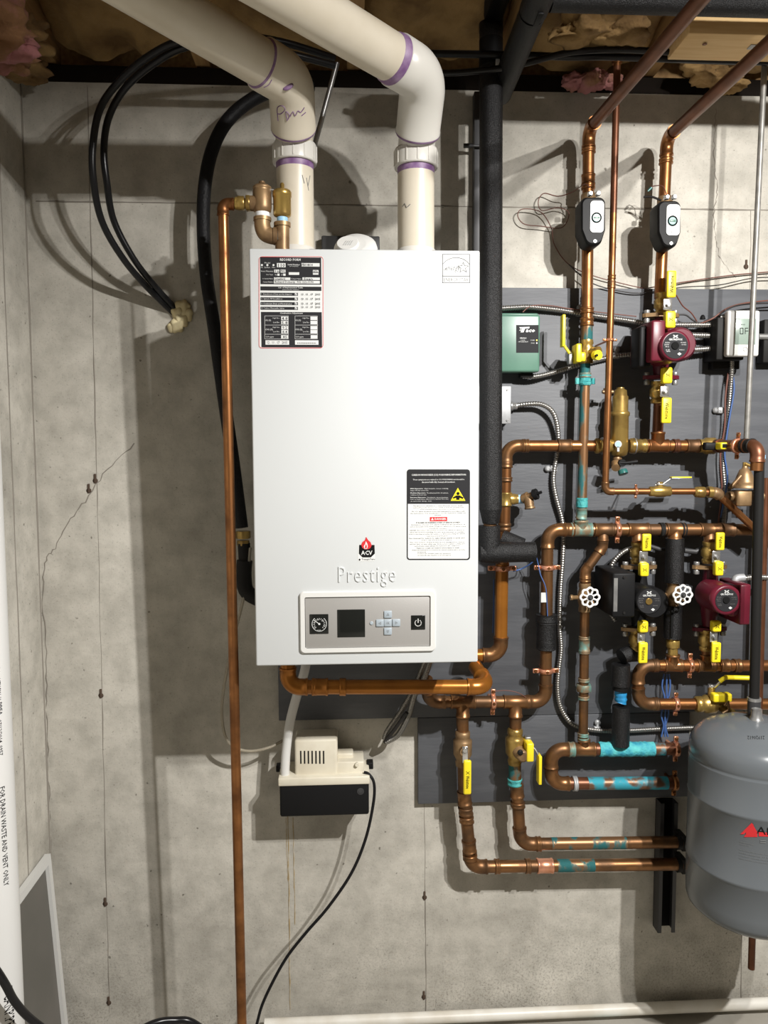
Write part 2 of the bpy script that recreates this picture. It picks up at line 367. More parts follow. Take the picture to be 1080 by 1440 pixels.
wad([(826,42,.27,.055),(866,42,.27,.05),(798,48,.26,.035)],'wool','pale brown glass wool clump around the top of the thin copper riser')
# pine block under the joists
mb=MB(); a=P(975,47,.36); mb.box((a.x+.16,-.30,a.z+.019),(.34,.12,.038),.002); 
pb=thing('pine_block','short pale pine board nailed under the joists, right of the left copper pipe','wood block',(a.x+.16,-.30,a.z))
part('board',mb,M['pine'],pb)
for (x,y) in ((998,52),(991,62)): part('knot',MB().lathe(P(x,y,.32)*1,-Z,[(.004,0),(.006,.0006),(.003,.001)],8),M['brown'],pb)
part('nail_plate',MB().box((P(1062,60,.31).x,-.31,a.z-.001),(.03,.02,.002)),M['zinc'],pb)
# white pipe along the foot of the wall
A=P(372,1437,.035); B=P(1110,1417,.035); zz=.034
single('floor_drain_pipe',MB().tube([V((A.x,-.035,zz)),V((B.x,-.035,zz))],.0165,14),M['pipewhite'],'white plastic pipe lying along the foot of the concrete wall','pipe')
# drain pipe at the left edge, printed down its side
A=P(-14,560,.50); cx=P(15,1020,.50).x-.058
dp=thing('drain_pipe','tall white plastic drain pipe with black printing at the left edge','pipe',(cx,-.5,0))
part('pipe',MB().tube([(cx,-.5,0),(cx,-.5,2.62)],.057,32),M['dwv'],dp)
def onpipe(z1,r=.0574,a0=.0):
    # lettering running down the pipe on the side turned to the viewer
    return lambda a,b: V((cx+r*math.sin(a0+b/r), -.5-r*math.cos(a0+b/r), z1-a))
for t,y0,y1,h,a0 in (('CELLULAR CORE',742,850,.015,.93),('PVC PIPE DWV IPS SCH 40 SERIES NSF-dwv ASTM F891-10',853,985,.010,.95),('PPFA',988,1006,.011,.95),('07/12/2014  0957',1012,1062,.008,.95),('FOR DRAIN WASTE AND VENT ONLY',1106,1245,.012,.90),('3',1386,1392,.010,.9),('CANPIPE',1394,1440,.022,.72)):
    z1=P(15,y0,.53).z; z0=P(15,y1,.53).z
    mb=MB(); mb.text(t,(0,0,0),z1-z0,h,fn=onpipe(z1,a0=a0),bold=.01); part('lettering',mb,M['ink'],dp,'black print running down the pipe')
# gray screen with a white frame leaning on the left wall
A=P(60,1203,.057); A.x=XL+.004; foot=.035
sc=thing('window_screen','white-framed gray screen panel leaning on the left wall by the floor','screen',(XL+.04,-.35,0))
up=V((-foot,0,A.z)).normalized(); back=V((0,-1,0)); H=math.hypot(foot,A.z); Lw=.62
o=V((A.x+foot,-.057,.004)); nn=back.cross(up)
def bar(u0,u1,v0,v1,dep,m,nm):
    part(nm,MB().prism([(u0,v0),(u1,v0),(u1,v1),(u0,v1)],o,back,up,dep,0),m,sc)
bar(0,.020,0,H,-.016,M['whitep'],'frame_bar'); bar(Lw-.02,Lw,0,H,-.016,M['whitep'],'frame_bar'); bar(.020,Lw-.02,H-.022,H,-.016,M['whitep'],'frame_bar'); bar(.02,Lw-.02,0,.022,-.016,M['whitep'],'frame_bar')
bar(.02,Lw-.02,.022,H-.022,-.006,M['mesh'],'screen_mesh')
# ------------------------------------------------------------------ plywood boards, strut
A=P(383,402,.02); B=P(1150,1009,.02)
single('backing_board',(lambda a,b: MB().box(((a.x+1.33)/2,-.011,(a.z+b.z)/2),(1.33-a.x,.018,a.z-b.z),.0015))(P(383,402,.02),P(650,1008,.02)),M['ply'],'large dark gray painted plywood board behind the boiler and pipes','board')
single('backing_board',(lambda a,b,c: MB().box(((a.x+b.x)/2,-.011,(c.z-.0012+a.z)/2),(b.x-a.x,.018,c.z-.0012-a.z),.0015))(P(588,1131,.02),P(967,1124,.02),P(650,1008,.02)),M['ply'],'smaller dark gray plywood board under the large one, behind the lower pipes','board')
mb=MB(); a=P(929,1130,.04); b=P(949,1311,.04); w=b.x-a.x; zc=(a.z+b.z)/2; h=a.z-b.z; xm=(a.x+b.x)/2
mb.box((xm,-.006,zc),(w,.003,h),0,1); mb.box((a.x+.0015,-.024,zc),(.003,.034,h)); mb.box((b.x-.0015,-.024,zc),(.003,.034,h)); mb.box((a.x+.006,-.040,zc),(.010,.003,h)); mb.box((b.x-.006,-.040,zc),(.010,.003,h))  # channel back coloured black for the shade inside it
single('strut_channel',mb,[M['dksteel'],M['ink']],'vertical galvanised strut channel on the wall left of the gray tank','channel')
mb=MB(); a=P(700,330,.02)
single('strut_channel',MB().px(667,128,679,420,.001,.03,.002),M['dksteel'],'vertical gray strut on the concrete beside the tall foam-covered pipe','channel')
mb=MB(); c=P(664,205,.04); mb.tube([c,c+V((.03,0,0))],.004,8); mb.tube([P(652,205,.04),P(664,205,.04)],.006,6); single('strut_bolt',mb,M['dksteel'],'small wing bolt sticking out left of the strut by the foam pipe','bolt')
mb=MB(); a=P(474,88,.15); b=P(442,206,.12); mb.tube([a,b],.0065,4)
single('metal_strap',mb,M['steel'],'thin slanted metal strap between the two white vent pipes','strap')

# ------------------------------------------------------------------ boiler
DF=.40
tl=P(349,349,DF); br=P(672,935.5,DF); bl=P(361,937,DF)
x0=(tl.x+bl.x)/2; x1=br.x; z1=tl.z; z0=bl.z; xm=(x0+x1)/2
bo=thing('boiler','large white wall-hung boiler with control panel and stickers','boiler',(xm,-.2,z0))
part('cabinet',MB().box((xm,-.195,(z0+z1)/2),(x1-x0-.004,.33,z1-z0-.004),.006),M['white'],bo)
part('front_cover',MB().box((xm,-.378,(z0+z1)/2),(x1-x0,.044,z1-z0),.004,seg=3),M['white'],bo)
e=DF+.0004; e2=DF+.0009
# record form
lab=part('record_form',MB().flat(rrect(363.5,360,455,490,4),e,0),M['paper'],bo,'black and white record form sticker')
k=MB(); w=MB(); rd=MB()
rd.line(rrect(364.3,361,454.2,489.3,4),.7,e2,0,True)
def R(x,y): return (350+x/6.353, 340+y/6.353)
def rr(mb,x0,y0,x1,y1,d=e2): a=R(x0,y0); b=R(x1,y1); mb.rect(a[0],a[1],b[0],b[1],d)
def tt(mb,t,x0,y0,x1,y1,d,b=.0): a=R(x0,y0); c=R(x1,y1); mb.tpx(t,a[0],a[1],c[0],c[1],d,bold=b)
for q in ((100,136,648,382),(103,398,648,438),(104,454,438,482),(104,496,438,524),(104,538,438,566),(104,580,438,608),(108,626,654,944)): rr(k,*q)
e3=e2+.0004; e4=e3+.0004
for q in ((250,190,328,228),(470,190,632,222),(226,248,272,276),(282,248,328,276),(254,284,274,304),(306,284,328,304),(356,272,450,296),(572,252,622,276),(572,280,622,294),(224,318,370,342),(478,318,634,342),(222,346,634,374),
  (410,458,430,478),(410,500,430,520),(410,542,430,562),(410,584,430,604),(288,668,350,700),(288,706,350,738),(290,752,350,784),(290,788,350,820),(288,834,350,864),(550,668,610,700),(550,706,610,738),(550,752,610,784),(550,788,610,820),(552,834,612,864),(148,880,360,920),(412,880,622,920)): rr(w,*q,d=e3)
for x,y in ((116,208),(165,208),(220,208)):
    c=R(x,y); w.flat(circ(c[0],c[1],1.5,10),e3)
for q in ((142,662,352,868),(412,662,612,868)):
    a=R(q[0],q[1]); c=R(q[2],q[3]); w.line([a,(c[0],a[1]),c,(a[0],c[1])],.35,e3,0,True)
for y in (744,826):
    for xx in (142,412): w.line([R(xx,y),R(xx+205,y)],.35,e3)
for t,q,b in (('RECORD FORM',(278,148,462,170),.02),('Model',(140,182,190,194),0),('Solo',(106,222,128,234),0),('Excellence',(140,222,190,234),0),('Other',(204,222,236,234),0),('Serial Number',(346,196,456,210),.01),('(see rating label)',(362,214,440,224),0),('Vent Material',(106,256,216,268),0),('Gas Type',(154,288,216,300),0),('Nat',(234,288,250,300),0),('LP',(290,288,304,300),0),('Company Name',(120,324,216,336),0),('Contact Name',(376,324,468,336),0),('Contact Number',(126,352,216,364),0),
  ('List of Implemented Tasks',(264,402,482,418),.01),('(please tick when complete)',(300,422,446,432),0),('1  Attachment of Vent and Air Adaptors',(112,461,384,476),0),('2  System Fill Installation',(112,503,298,518),0),('3  Condensate Drain and Neutralisation',(112,545,384,560),0),('4  Carbon Monoxide Safety',(112,587,316,602),0),('Combustion Adjustment',(278,630,482,648),.01),('High Fire',(214,676,272,690),0),('Low Fire',(218,712,272,726),0),('High Fire',(214,758,272,772),0),('Low Fire',(218,796,272,808),0),('High Fire',(480,676,538,690),0),('Low Fire',(484,712,538,726),0),('High Fire',(480,758,538,772),0),('Low Fire',(484,796,538,808),0),('O2 (%)',(148,694,198,712),.01),('CO2 (%)',(146,776,214,794),.01),('CO ppm',(150,842,222,858),.01),('O2 (%)',(414,694,464,712),.01),('CO2 (%)',(414,776,478,794),.01),('CO ppm',(418,842,488,858),.01)):
    tt(w,t,*q,d=e3,b=b)
for t,q in (('110',(262,194,322,226)),('PB014014',(474,194,570,218)),('3 in',(232,250,270,274)),('PVC',(286,250,326,274)),('85k',(576,256,620,276)),('Crawford',(230,320,322,340)),('Sean',(490,320,570,340)),('Richard Doherty  902 222-0190',(232,348,578,372)),('13 . 11 . 17   2015',(470,460,638,478)),('13 . 11 . 17   2015',(470,500,638,520)),('13 . 11 . 17   2015',(470,542,638,562)),('13 . 11 . 17   2015',(470,574,638,592)),('4.8',(294,672,346,698)),('5.8',(294,710,346,736)),('9.2',(300,756,342,782)),('8.4',(300,792,342,818)),('85',(304,838,342,862)),('12 . 11 . 17   2015',(164,888,344,912)),('..................',(432,898,600,912))):
    tt(k,t,*q,d=e4,b=.008)
for y in (468,510,552,594): c=R(420,y); k.line([(c[0]-1,c[1]),(c[0]-.2,c[1]+1),(c[0]+1.2,c[1]-1.4)],.45,e4)
part('black_print',k,M['darkplate'],lab); part('white_print',w,M['paper'],lab); part('red_border',rd,M['red'],lab)
# star label
es=part('efficiency_label',MB().rect(622,358,661.5,398.5,e),M['paper'],bo,'white square sticker with a star in the upper right corner')
k=MB(); g=lambda x,y:(600+x/13.5,340+y/13.5)
k.line([g(303,238),g(818,238),g(818,778),g(303,778)],.9,e2,0,True); k.line([g(303,650),g(818,650)],1.0,e2)
k.line([g(560+300*math.cos(math.radians(a)), 575-275*math.sin(math.radians(a))) for a in range(31,151,6)],.8,e2)
k.tpx('ENERGY STAR',*g(328,684),*g(792,752),e2,bold=-.012); k.tpx('energy',*g(352,470),*g(640,578),e2,shear=.35,bold=-.005); k.line([g(322,532),g(345,528),g(380,512)],.6,e2)
st=[]
for i in range(10):
    rr_=(105 if i%2==0 else 45); a=math.radians(90+36*i); st.append(g(695+rr_*math.cos(a),490-rr_*math.sin(a)))
k.line(st,.75,e2,0,True); part('lettering',k,M['grayink'],es)
# carbon monoxide label
wl_=part('warning_label',MB().flat(rrect(572,660,661,787.5,4),e),M['darkplate'],bo,'black and white carbon monoxide warning sticker')
g=lambda x,y:(560+x/9,640+y/9)
a=g(122,618); b_=g(892,1312); wh=MB().flat([(a[0],a[1]),(b_[0],a[1]),(b_[0],b_[1]-2),(b_[0]-2,b_[1]),(a[0]+2,b_[1]),(a[0],b_[1]-2)],e2)
for t,q,b in (('CARBON MONOXIDE (CO) POISONING INFORMATION',(170,240,856,268),.02),('These symptoms are related to CO POISONING and should be',(186,302,838,324),.01),('discussed with ALL household members.',(298,332,722,352),.01),('Mild Exposure:',(154,418,316,434),.02),('Slight headache, nausea, vomiting,',(330,418,634,434),0),("fatigue ('Flu-like' symptoms).",(154,442,384,458),0),('Medium Exposure:',(154,473,348,490),.02),('Throbbing headache, drowsiness,',(360,473,634,490),0),('confusion, fast heart rate.',(154,498,358,512),0),('Extreme Exposure:',(154,530,352,546),.02),('Convulsions, unconsciousness,',(362,530,634,546),0),('heart and lung failure. Exposure to Carbon Monoxide',(154,554,636,568),0),('can cause brain damage, death.',(154,578,426,592),0)):
    wh.tpx(t,*g(q[0],q[1]),*g(q[2],q[3]),e2,bold=b)
k=MB(); 
for t,q,b in (('This label is not a substitute for a Carbon Monoxide detector. Install a',(190,636,822,650),0),('Carbon Monoxide detector on each floor and near sleeping areas',(184,660,830,674),0),('of the building where the boiler is installed.',(276,682,738,694),0),('The CO alarm should be tested and maintained in accordance with',(170,708,842,722),0),('the instructions of its manufacturer. See the manual for details and',(156,732,856,744),0),('instructions.',(460,754,548,766),0),('IF ALARM OR WARNING HORN OF SENSOR SOUNDS',(228,848,782,864),.015),('Actuation of your CO alarm indicates the presence of',(162,876,850,892),0),('carbon monoxide (CO) which can kill you. When you CO alarm sounds',(148,902,858,916),0),('you MUST evacuate',(398,924,610,938),0),('NEVER disconnect the power to your CO alarm to silence it',(146,948,836,962),0),('when the horn is sounding. Do not open windows or ventilate',(146,972,840,988),0),('before moving everybody outdoors. Disconnecting the alarm',(138,996,846,1010),0),('removes your protection',(362,1020,624,1034),0),('See manual for action to take when alarm sounds and',(138,1046,840,1062),0),('keep a copy of it at home if required.',(300,1070,678,1084),0),('The CO sensor of this boiler is not designed to detect',(146,1100,840,1114),0),('smoke, fire, or any other gas. It does not replace a detector',(146,1122,846,1138),0),('and a boiler must always be vented to the outdoors',(206,1146,772,1162),0),('Failure to comply can result in serious injury or death',(236,1172,772,1188),.01),('Additional instructions are found in the manual supplied with your boiler',(174,1198,850,1212),0),('for this model',(244,1222,350,1234),0),('Contact the installer with any questions',(244,1242,664,1256),0),('Contact the gas supplier in an emergency',(244,1264,668,1278),0)):
    k.tpx(t,*g(q[0],q[1]),*g(q[2],q[3]),e3,bold=b-.004)
part('white_print',wh,M['paper'],wl_); 
ye=MB().flat([g(755,414),g(850,578),g(664,578)],e3); part('warning_triangle',ye,M['yellow'],wl_)
k.flat([g(x,y) for x,y in circ(757,486,20,12)],e4); k.flat([g(732,510),g(780,510),g(826,536),g(820,556),g(776,540),g(776,566),g(734,566),g(734,540),g(696,552),g(690,536)],e4)
part('black_print',k,M['ink'],wl_)
rdm=MB().rect(*g(400,784),*g(620,836),e3); part('danger_panel',rdm,M['red'],wl_)
dm=MB().tpx('DANGER',*g(460,796),*g(608,822),e4,bold=.03); dm.flat([g(432,792),g(450,824),g(414,824)],e4); part('danger_lettering',dm,M['paper'],wl_)
# emblem: flame over a black shield
g=lambda x,y:(410+x/4.909,730+y/4.909)
em=part('emblem',MB().flat([g(458,176),g(576,176),g(576,292),g(458,292)],e),M['paper'],bo,'emblem with a red flame over a black shield')
k=MB().flat([g(467,178),g(573,178),g(575,238),g(548,264),g(490,264),g(465,238)],e2); k.tpx('TriangleTube',*g(484,272),*g(576,287),e2); k.flat([g(462,280),g(470,272),g(478,280),g(470,288)],e2); part('shield',k,M['ink'],em)
fl=[(515,122),(528,144),(546,160),(553,182),(544,200),(528,208),(503,208),(488,198),(481,178),(490,158),(508,144)]
part('flame',MB().flat([g(*q) for q in fl],e3),M['red'],em)
q=MB().flat([g(*t) for t in ((513,152),(524,172),(527,190),(520,206),(504,206),(498,188),(508,172))],e4); q.tpx('ACV',*g(480,218),*g(558,248),e3,bold=.02); part('white_print',q,M['paper'],em)
q=MB().flat([g(*t) for t in ((514,172),(520,186),(518,202),(508,202),(508,188))],e4+.0004); part('flame_core',q,M['red'],em)
# raised lettering in the enamel
pm=MB(); o=P(476,826,DF); o2=P(556,796,DF)
c=bpy.data.curves.new('t','FONT'); c.body='Prestige'; c.extrude=.03; c.bevel_depth=.008; c.offset=-.016; c.resolution_u=2; c.space_character=1.12; ob=bpy.data.objects.new('t',c); me=ob.to_mesh()
xs=[v.co.x for v in me.vertices]; ys=[v.co.y for v in me.vertices]; sx=(o2.x-o.x)/(max(xs)-min(xs)); sz=(o2.z-o.z)/(max(ys)-min(ys))
pm.add([V((o.x+(v.co.x-min(xs))*sx, -DF-.0005-v.co.z*.05, o.z+(v.co.y-min(ys))*sz)) for v in me.vertices],[list(p.vertices) for p in me.polygons],0,False)
ob.to_mesh_clear(); bpy.data.objects.remove(ob); bpy.data.curves.remove(c)
part('raised_lettering',pm,M['white'],bo)
# control panel
cp=MB(); a=P(421,833,.41); b_=P(613,916.5,.41); W_=b_.x-a.x; H_=a.z-b_.z
oo=V((a.x,0,b_.z)); outer=rrect(0,0,W_,H_,.010,5); inner=rrect(.0115,.0115,W_-.012,H_-.0125,.004,5)
def ring(mb,po,pi,y0,y1,o):
    n=len(po); f=lambda p,y: V((o.x+p[0],-y,o.z+p[1]))
    rs=[[f(p,y0) for p in po],[f(p,y1-.002) for p in po],[f((p[0]+( .002 if p[0]<W_/2 else -.002),p[1]+(.002 if p[1]<H_/2 else -.002)),y1) for p in po],[f(p,y1) for p in pi],[f(p,y0) for p in pi]]
    mb.rings(rs,0,False,sm=False)
ring(cp,outer,inner,.399,.407,oo)
fr=part('control_panel',cp,M['whitep'],bo)
part('faceplate',MB().px(429,841,606,908.5,.399,.4035,.001),M['alu'],fr,'brushed gray faceplate')
part('display',MB().px(474,857.5,513.5,896,.400,.4045,.001),M['screen'],fr,'black square display')
q=MB().px(435,864,462,891.5,.400,.4045,.001); part('gauge',q,M['screen'],fr,'round black pressure gauge')
k=MB(); gc=(449,877.5)
k.line(circ(*gc,10.2,30,-50,230),.8,.4050)
for i in range(15):
    t=math.radians(-225+i*270/14); k.line([(gc[0]+6.4*math.cos(t),gc[1]+6.4*math.sin(t)),(gc[0]+(8.2)*math.cos(t),gc[1]+(8.2)*math.sin(t))],.6,.4050)
k.flat(circ(*gc,1.5,12),.4054); k.line([gc,(gc[0]-7.3,gc[1]-5.4)],.9,.4054); k.tpx('psi',446.6,885.2,450.8,887.6,.4050)
for t,x,y in (('10',440.5,882),('20',441,874.5),('30',446,870.5),('40',452,872),('50',455,879)): k.tpx(t,x,y,x+2.6,y+2,.4050)
part('gauge_scale',k,M['paper'],fr)
part('indicator',MB().cyl(522.5,876.5,.400,.4055,2.6,bev=.001),M['btn'],fr)
for nm,x,y,sym in (('U',545.5,864.3,[(0,-1.6),(1.6,1.2),(-1.6,1.2)]),('L',534.3,876.5,[(-1.6,0),(1.2,-1.6),(1.2,1.6)]),('M',545.5,876.2,None),('R',557.3,876,[(1.6,0),(-1.2,-1.6),(-1.2,1.6)]),('D',545.5,888,[(0,1.6),(1.6,-1.2),(-1.6,-1.2)])):
    q=MB().px(x-5.6,y-5,x+5.6,y+5,.400,.4065,.0015)
    if sym: q.line([(x+a_,y+c_) for a_,c_ in sym],.5,.4069,1,True)
    else: q.tpx('OK',x-2.2,y-1.8,x+2.2,y+1.8,.4069,1)
    part('button',q,[M['btn'],M['grayink']],fr)
q=MB().px(578,865.5,598,885.5,.400,.4048,.001); q.line(circ(588,876,4.4,20,-55,235),1.1,.4052,1); q.line([(588,870.2),(588,875.5)],1.2,.4052,1)
part('power_button',q,[M['screen'],M['whitep']],fr)
# stubs under the cabinet
mb=MB(); c=P(475,930,.2); c.z=z0+.01; mb.lathe(c,-Z,[(.026,0),(.026,.035),(.02,.04)],20); part('drain_cap',mb,M['cream'],bo)
mb=MB(); c=P(549,930,.2); c.z=z0+.01; mb.lathe(c,-Z,[(.013,0),(.013,.03),(.017,.03),(.017,.04),(.010,.04),(.010,.06)],12); part('gas_stub',mb,M['iron'],bo)
# carbon monoxide alarm on top of the boiler
c=P(500,345,.36); al=thing('smoke_alarm','round white alarm propped on top of the boiler, tilted','alarm',(c.x,-.33,z1))
ax=V((-.10,-.78,.62)).normalized(); c=V((c.x,-.335,z1+.0175))
R_=.052
part('body',MB().lathe(c-ax*.022,ax,[(R_*.97,0),(R_,.006),(R_,.016),(R_*.96,.026),(R_*.80,.033),(R_*.5,.035)],32),M['whitep'],al)
u=ax.cross(Z).normalized(); v=u.cross(ax)
if u.x<0: u=-u; 
v=ax.cross(u) if ax.cross(u).z>0 else u.cross(ax)
cc=c-u*.017+ax*.0125; part('cover',MB().lathe(cc,ax,[(.026,0),(.0265,.003),(.024,.006)],24),M['whitep'],al)
k=MB()
for i in range(4):
    for j in range(3): k.tube([cc+ax*.0062+u*(-.010+i*.005+j*.002)+v*(-.010+j*.006),cc+ax*.0062+u*(-.0065+i*.005+j*.002)+v*(-.007+j*.006)],.0006,4)
part('vent_slots',k,M['grayink'],al)
# hanger bracket behind the boiler top
single('wall_bracket',MB().px(452,331,534,360,.003,.03,.003),M['dksteel'],'dark metal bracket bar on the wall behind the white alarm','bracket')
# ------------------------------------------------------------------ pipe building
def arcpath(p0,p1,p2,R,n=8):
    """fillet of the corner p1: returns (tangent in, tangent out, arc points)"""
    a=(p0-p1); b=(p2-p1); la,lb=a.length,b.length; a.normalize(); b.normalize()
    th=a.angle(b); t=R/math.tan(th/2); t=min(t,la*.49,lb*.49); R=t*math.tan(th/2)
    bis=(a+b).normalized(); c=p1+bis*(R/math.sin(th/2)); s=p1+a*t; e=p1+b*t
    u=(s-c).normalized(); w=(e-c); w=(w-u*w.dot(u)).normalized(); ang=math.pi-th
    return s,e,[c+(u*math.cos(ang*i/n)+w*math.sin(ang*i/n))*R for i in range(n+1)]
class Run:
    """one soldered pipe run: an Empty with its pipes, elbows, couplings, tees and clamps"""
    def __init__(s,name,label,cat,pts,w,m,fm=None,bend=2.3,lip=True,group=None,fat=1.13,skip=(),nofit=()):
        s.p=[P(*q) for q in pts]; s.r=w/2*K(pts[0][2]); s.m=m; s.fm=fm or m
        s.o=thing(name,label,cat,s.p[0],group); n=len(s.p); cur=s.p[0]; s.lip=lip; r=s.r
        for i in range(1,n):
            if i<n-1:
                a,b,arc=arcpath(s.p[i-1],s.p[i],s.p[i+1],r*bend)
                if (a-cur).length>r*.4 and (i-1) not in skip: part('pipe',MB().tube([cur,a],r,20),M[m],s.o)
                if i not in nofit:
                    L=r*1.0; d0=(s.p[i-1]-s.p[i]).normalized(); d1=(s.p[i+1]-s.p[i]).normalized()
                    if lip:
                        pts_=[a+d0*L,a+d0*L*.72,a+d0*L*.66]+arc+[b+d1*L*.66,b+d1*L*.72,b+d1*L]
                        rr=[r*1.2,r*1.2,r*fat]+[r*fat]*len(arc)+[r*fat,r*1.2,r*1.2]
                    else: pts_=arc; rr=[r]*len(arc)
                    part('elbow',MB().tube(pts_,rr,20),M[s.fm],s.o)
                else: part('pipe',MB().tube(arc,r,20),M[m],s.o)
                cur=b
            else: part('pipe',MB().tube([cur,s.p[i]],r,20),M[m],s.o)
    def ax(s,i): return (s.p[i+1]-s.p[i]).normalized()
    def at(s,i,x=None,y=None):
        """point of segment i whose picture lies at column x or row y"""
        a,b=s.p[i],s.p[i+1]; lo,hi=-.2,1.2
        def pr(q):
            v=q-CAMP; c=_rt*v.x+_fw*v.y-_dn*v.z
            return (540+F*c.x/c.z,720+F*c.y/c.z)
        k=0 if x is not None else 1; t=x if x is not None else y
        f=lambda h:pr(a.lerp(b,h))[k]
        inc=f(hi)>f(lo)
        for _ in range(40):
            m_=(lo+hi)/2
            if (f(m_)<t)==inc: lo=m_
            else: hi=m_
        return a.lerp(b,lo)
    def cup(s,i,x=None,y=None,L=2.6,m=None,fat=1.15,name='coupling'):
        c=s.at(i,x,y); r=s.r; h=L*r/2
        part(name,MB().lathe(c,s.ax(i),[(r,-h),(r*1.22,-h),(r*1.22,-h+r*.25),(r*fat,-h+r*.35),(r*fat,h-r*.35),(r*1.22,h-r*.25),(r*1.22,h),(r,h)],20,caps=False),M[m or s.fm],s.o)
    def bead(s,i,x=None,y=None,m=None,fat=1.18,L=.35):
        c=s.at(i,x,y); r=s.r; h=L*r
        part('solder_ring',MB().lathe(c,s.ax(i),[(r,-h),(r*fat,-h*.6),(r*fat,h*.6),(r,h)],18,caps=False),M[m or s.fm],s.o)
    def tee(s,i,x=None,y=None,br=Z,Lb=2.6,L=4.2,m=None,rb=1.0):
        c=s.at(i,x,y); r=s.r; h=L*r/2; mb=MB()
        mb.lathe(c,s.ax(i),[(r,-h),(r*1.2,-h),(r*1.2,-h+r*.25),(r*1.12,-h+r*.35),(r*1.12,h-r*.35),(r*1.2,h-r*.25),(r*1.2,h),(r,h)],20,caps=False)
        q=r*rb; mb.lathe(c,br,[(q*1.12,0),(q*1.12,r*Lb-q*.4),(q*1.22,r*Lb-q*.35),(q*1.22,r*Lb),(q,r*Lb)],20)
        part('tee',mb,M[m or s.fm],s.o)
    def clamp(s,i,x=None,y=None,m='copperp',L=.75,ear=1.0):
        c=s.at(i,x,y); a=s.ax(i); r=s.r; h=L*r/2; mb=MB()
        mb.lathe(c,a,[(r*1.01,-h),(r*1.24,-h),(r*1.24,h),(r*1.01,h)],18,caps=False)
        sd=a.cross(Y).normalized(); rot=Matrix((a,Y,sd)).transposed()
        for k in (-1,1):
            mb.box(c+sd*k*r*1.7,(L*r,r*.45,r*1.05*ear),r*.1,0,rot)
            q=c+sd*k*r*1.8; mb.lathe(q,-Y,[(r*.3,0),(r*.3,r*.36),(r*.2,r*.45)],8,1)
        q=c-Y*r*1.2; mb.lathe(q,-Y,[(r*.28,0),(r*.22,r*.16)],8,1)
        if -c.y>.03: mb.tube([c+Y*r,V((c.x,-.021,c.z))],r*.3,6,0)
        part('pipe_clamp',mb,[M[m],M['copper']],s.o,'two-screw copper clamp' if m=='copperp' else None)
    def sleeve(s,i,y0,y1,k,m='foam',name='foam_wrap',x=False,rough=0):
        a=s.at(i,x=y0) if x else s.at(i,y=y0); b=s.at(i,x=y1) if x else s.at(i,y=y1); n=9; r=s.r*k
        pts=[a.lerp(b,j/n) for j in range(n+1)]
        part(name,MB().tube(pts,[r*(1+random.uniform(-rough,rough)) for _ in pts],20),M[m],s.o)
def foamtube(mb,pts,w,m=0,seg=24):
    r=w/2*K(pts[0][2]); q=[P(*t) for t in pts]; mb.tube(q,r,seg,m); return r
def corr(mb,pts,w,pitch=.0052,m=0,seg=10,n=10):
    """spiral-wound metal hose"""
    r=w/2*K(pts[len(pts)//2][2]); c=resample(spline([P(*q) for q in pts],n),pitch/4)
    rr=[r*(.80,1.0,1.0,.80)[i%4] for i in range(len(c))]; mb.tube(c,rr,seg,m); return c
def hexnut(mb,c,ax,r,L,m=0): mb.lathe(V(c)-V(ax)*L/2,ax,[(r*.94,0),(r,L*.12),(r,L*.88),(r*.94,L)],6,m,ph=.3)

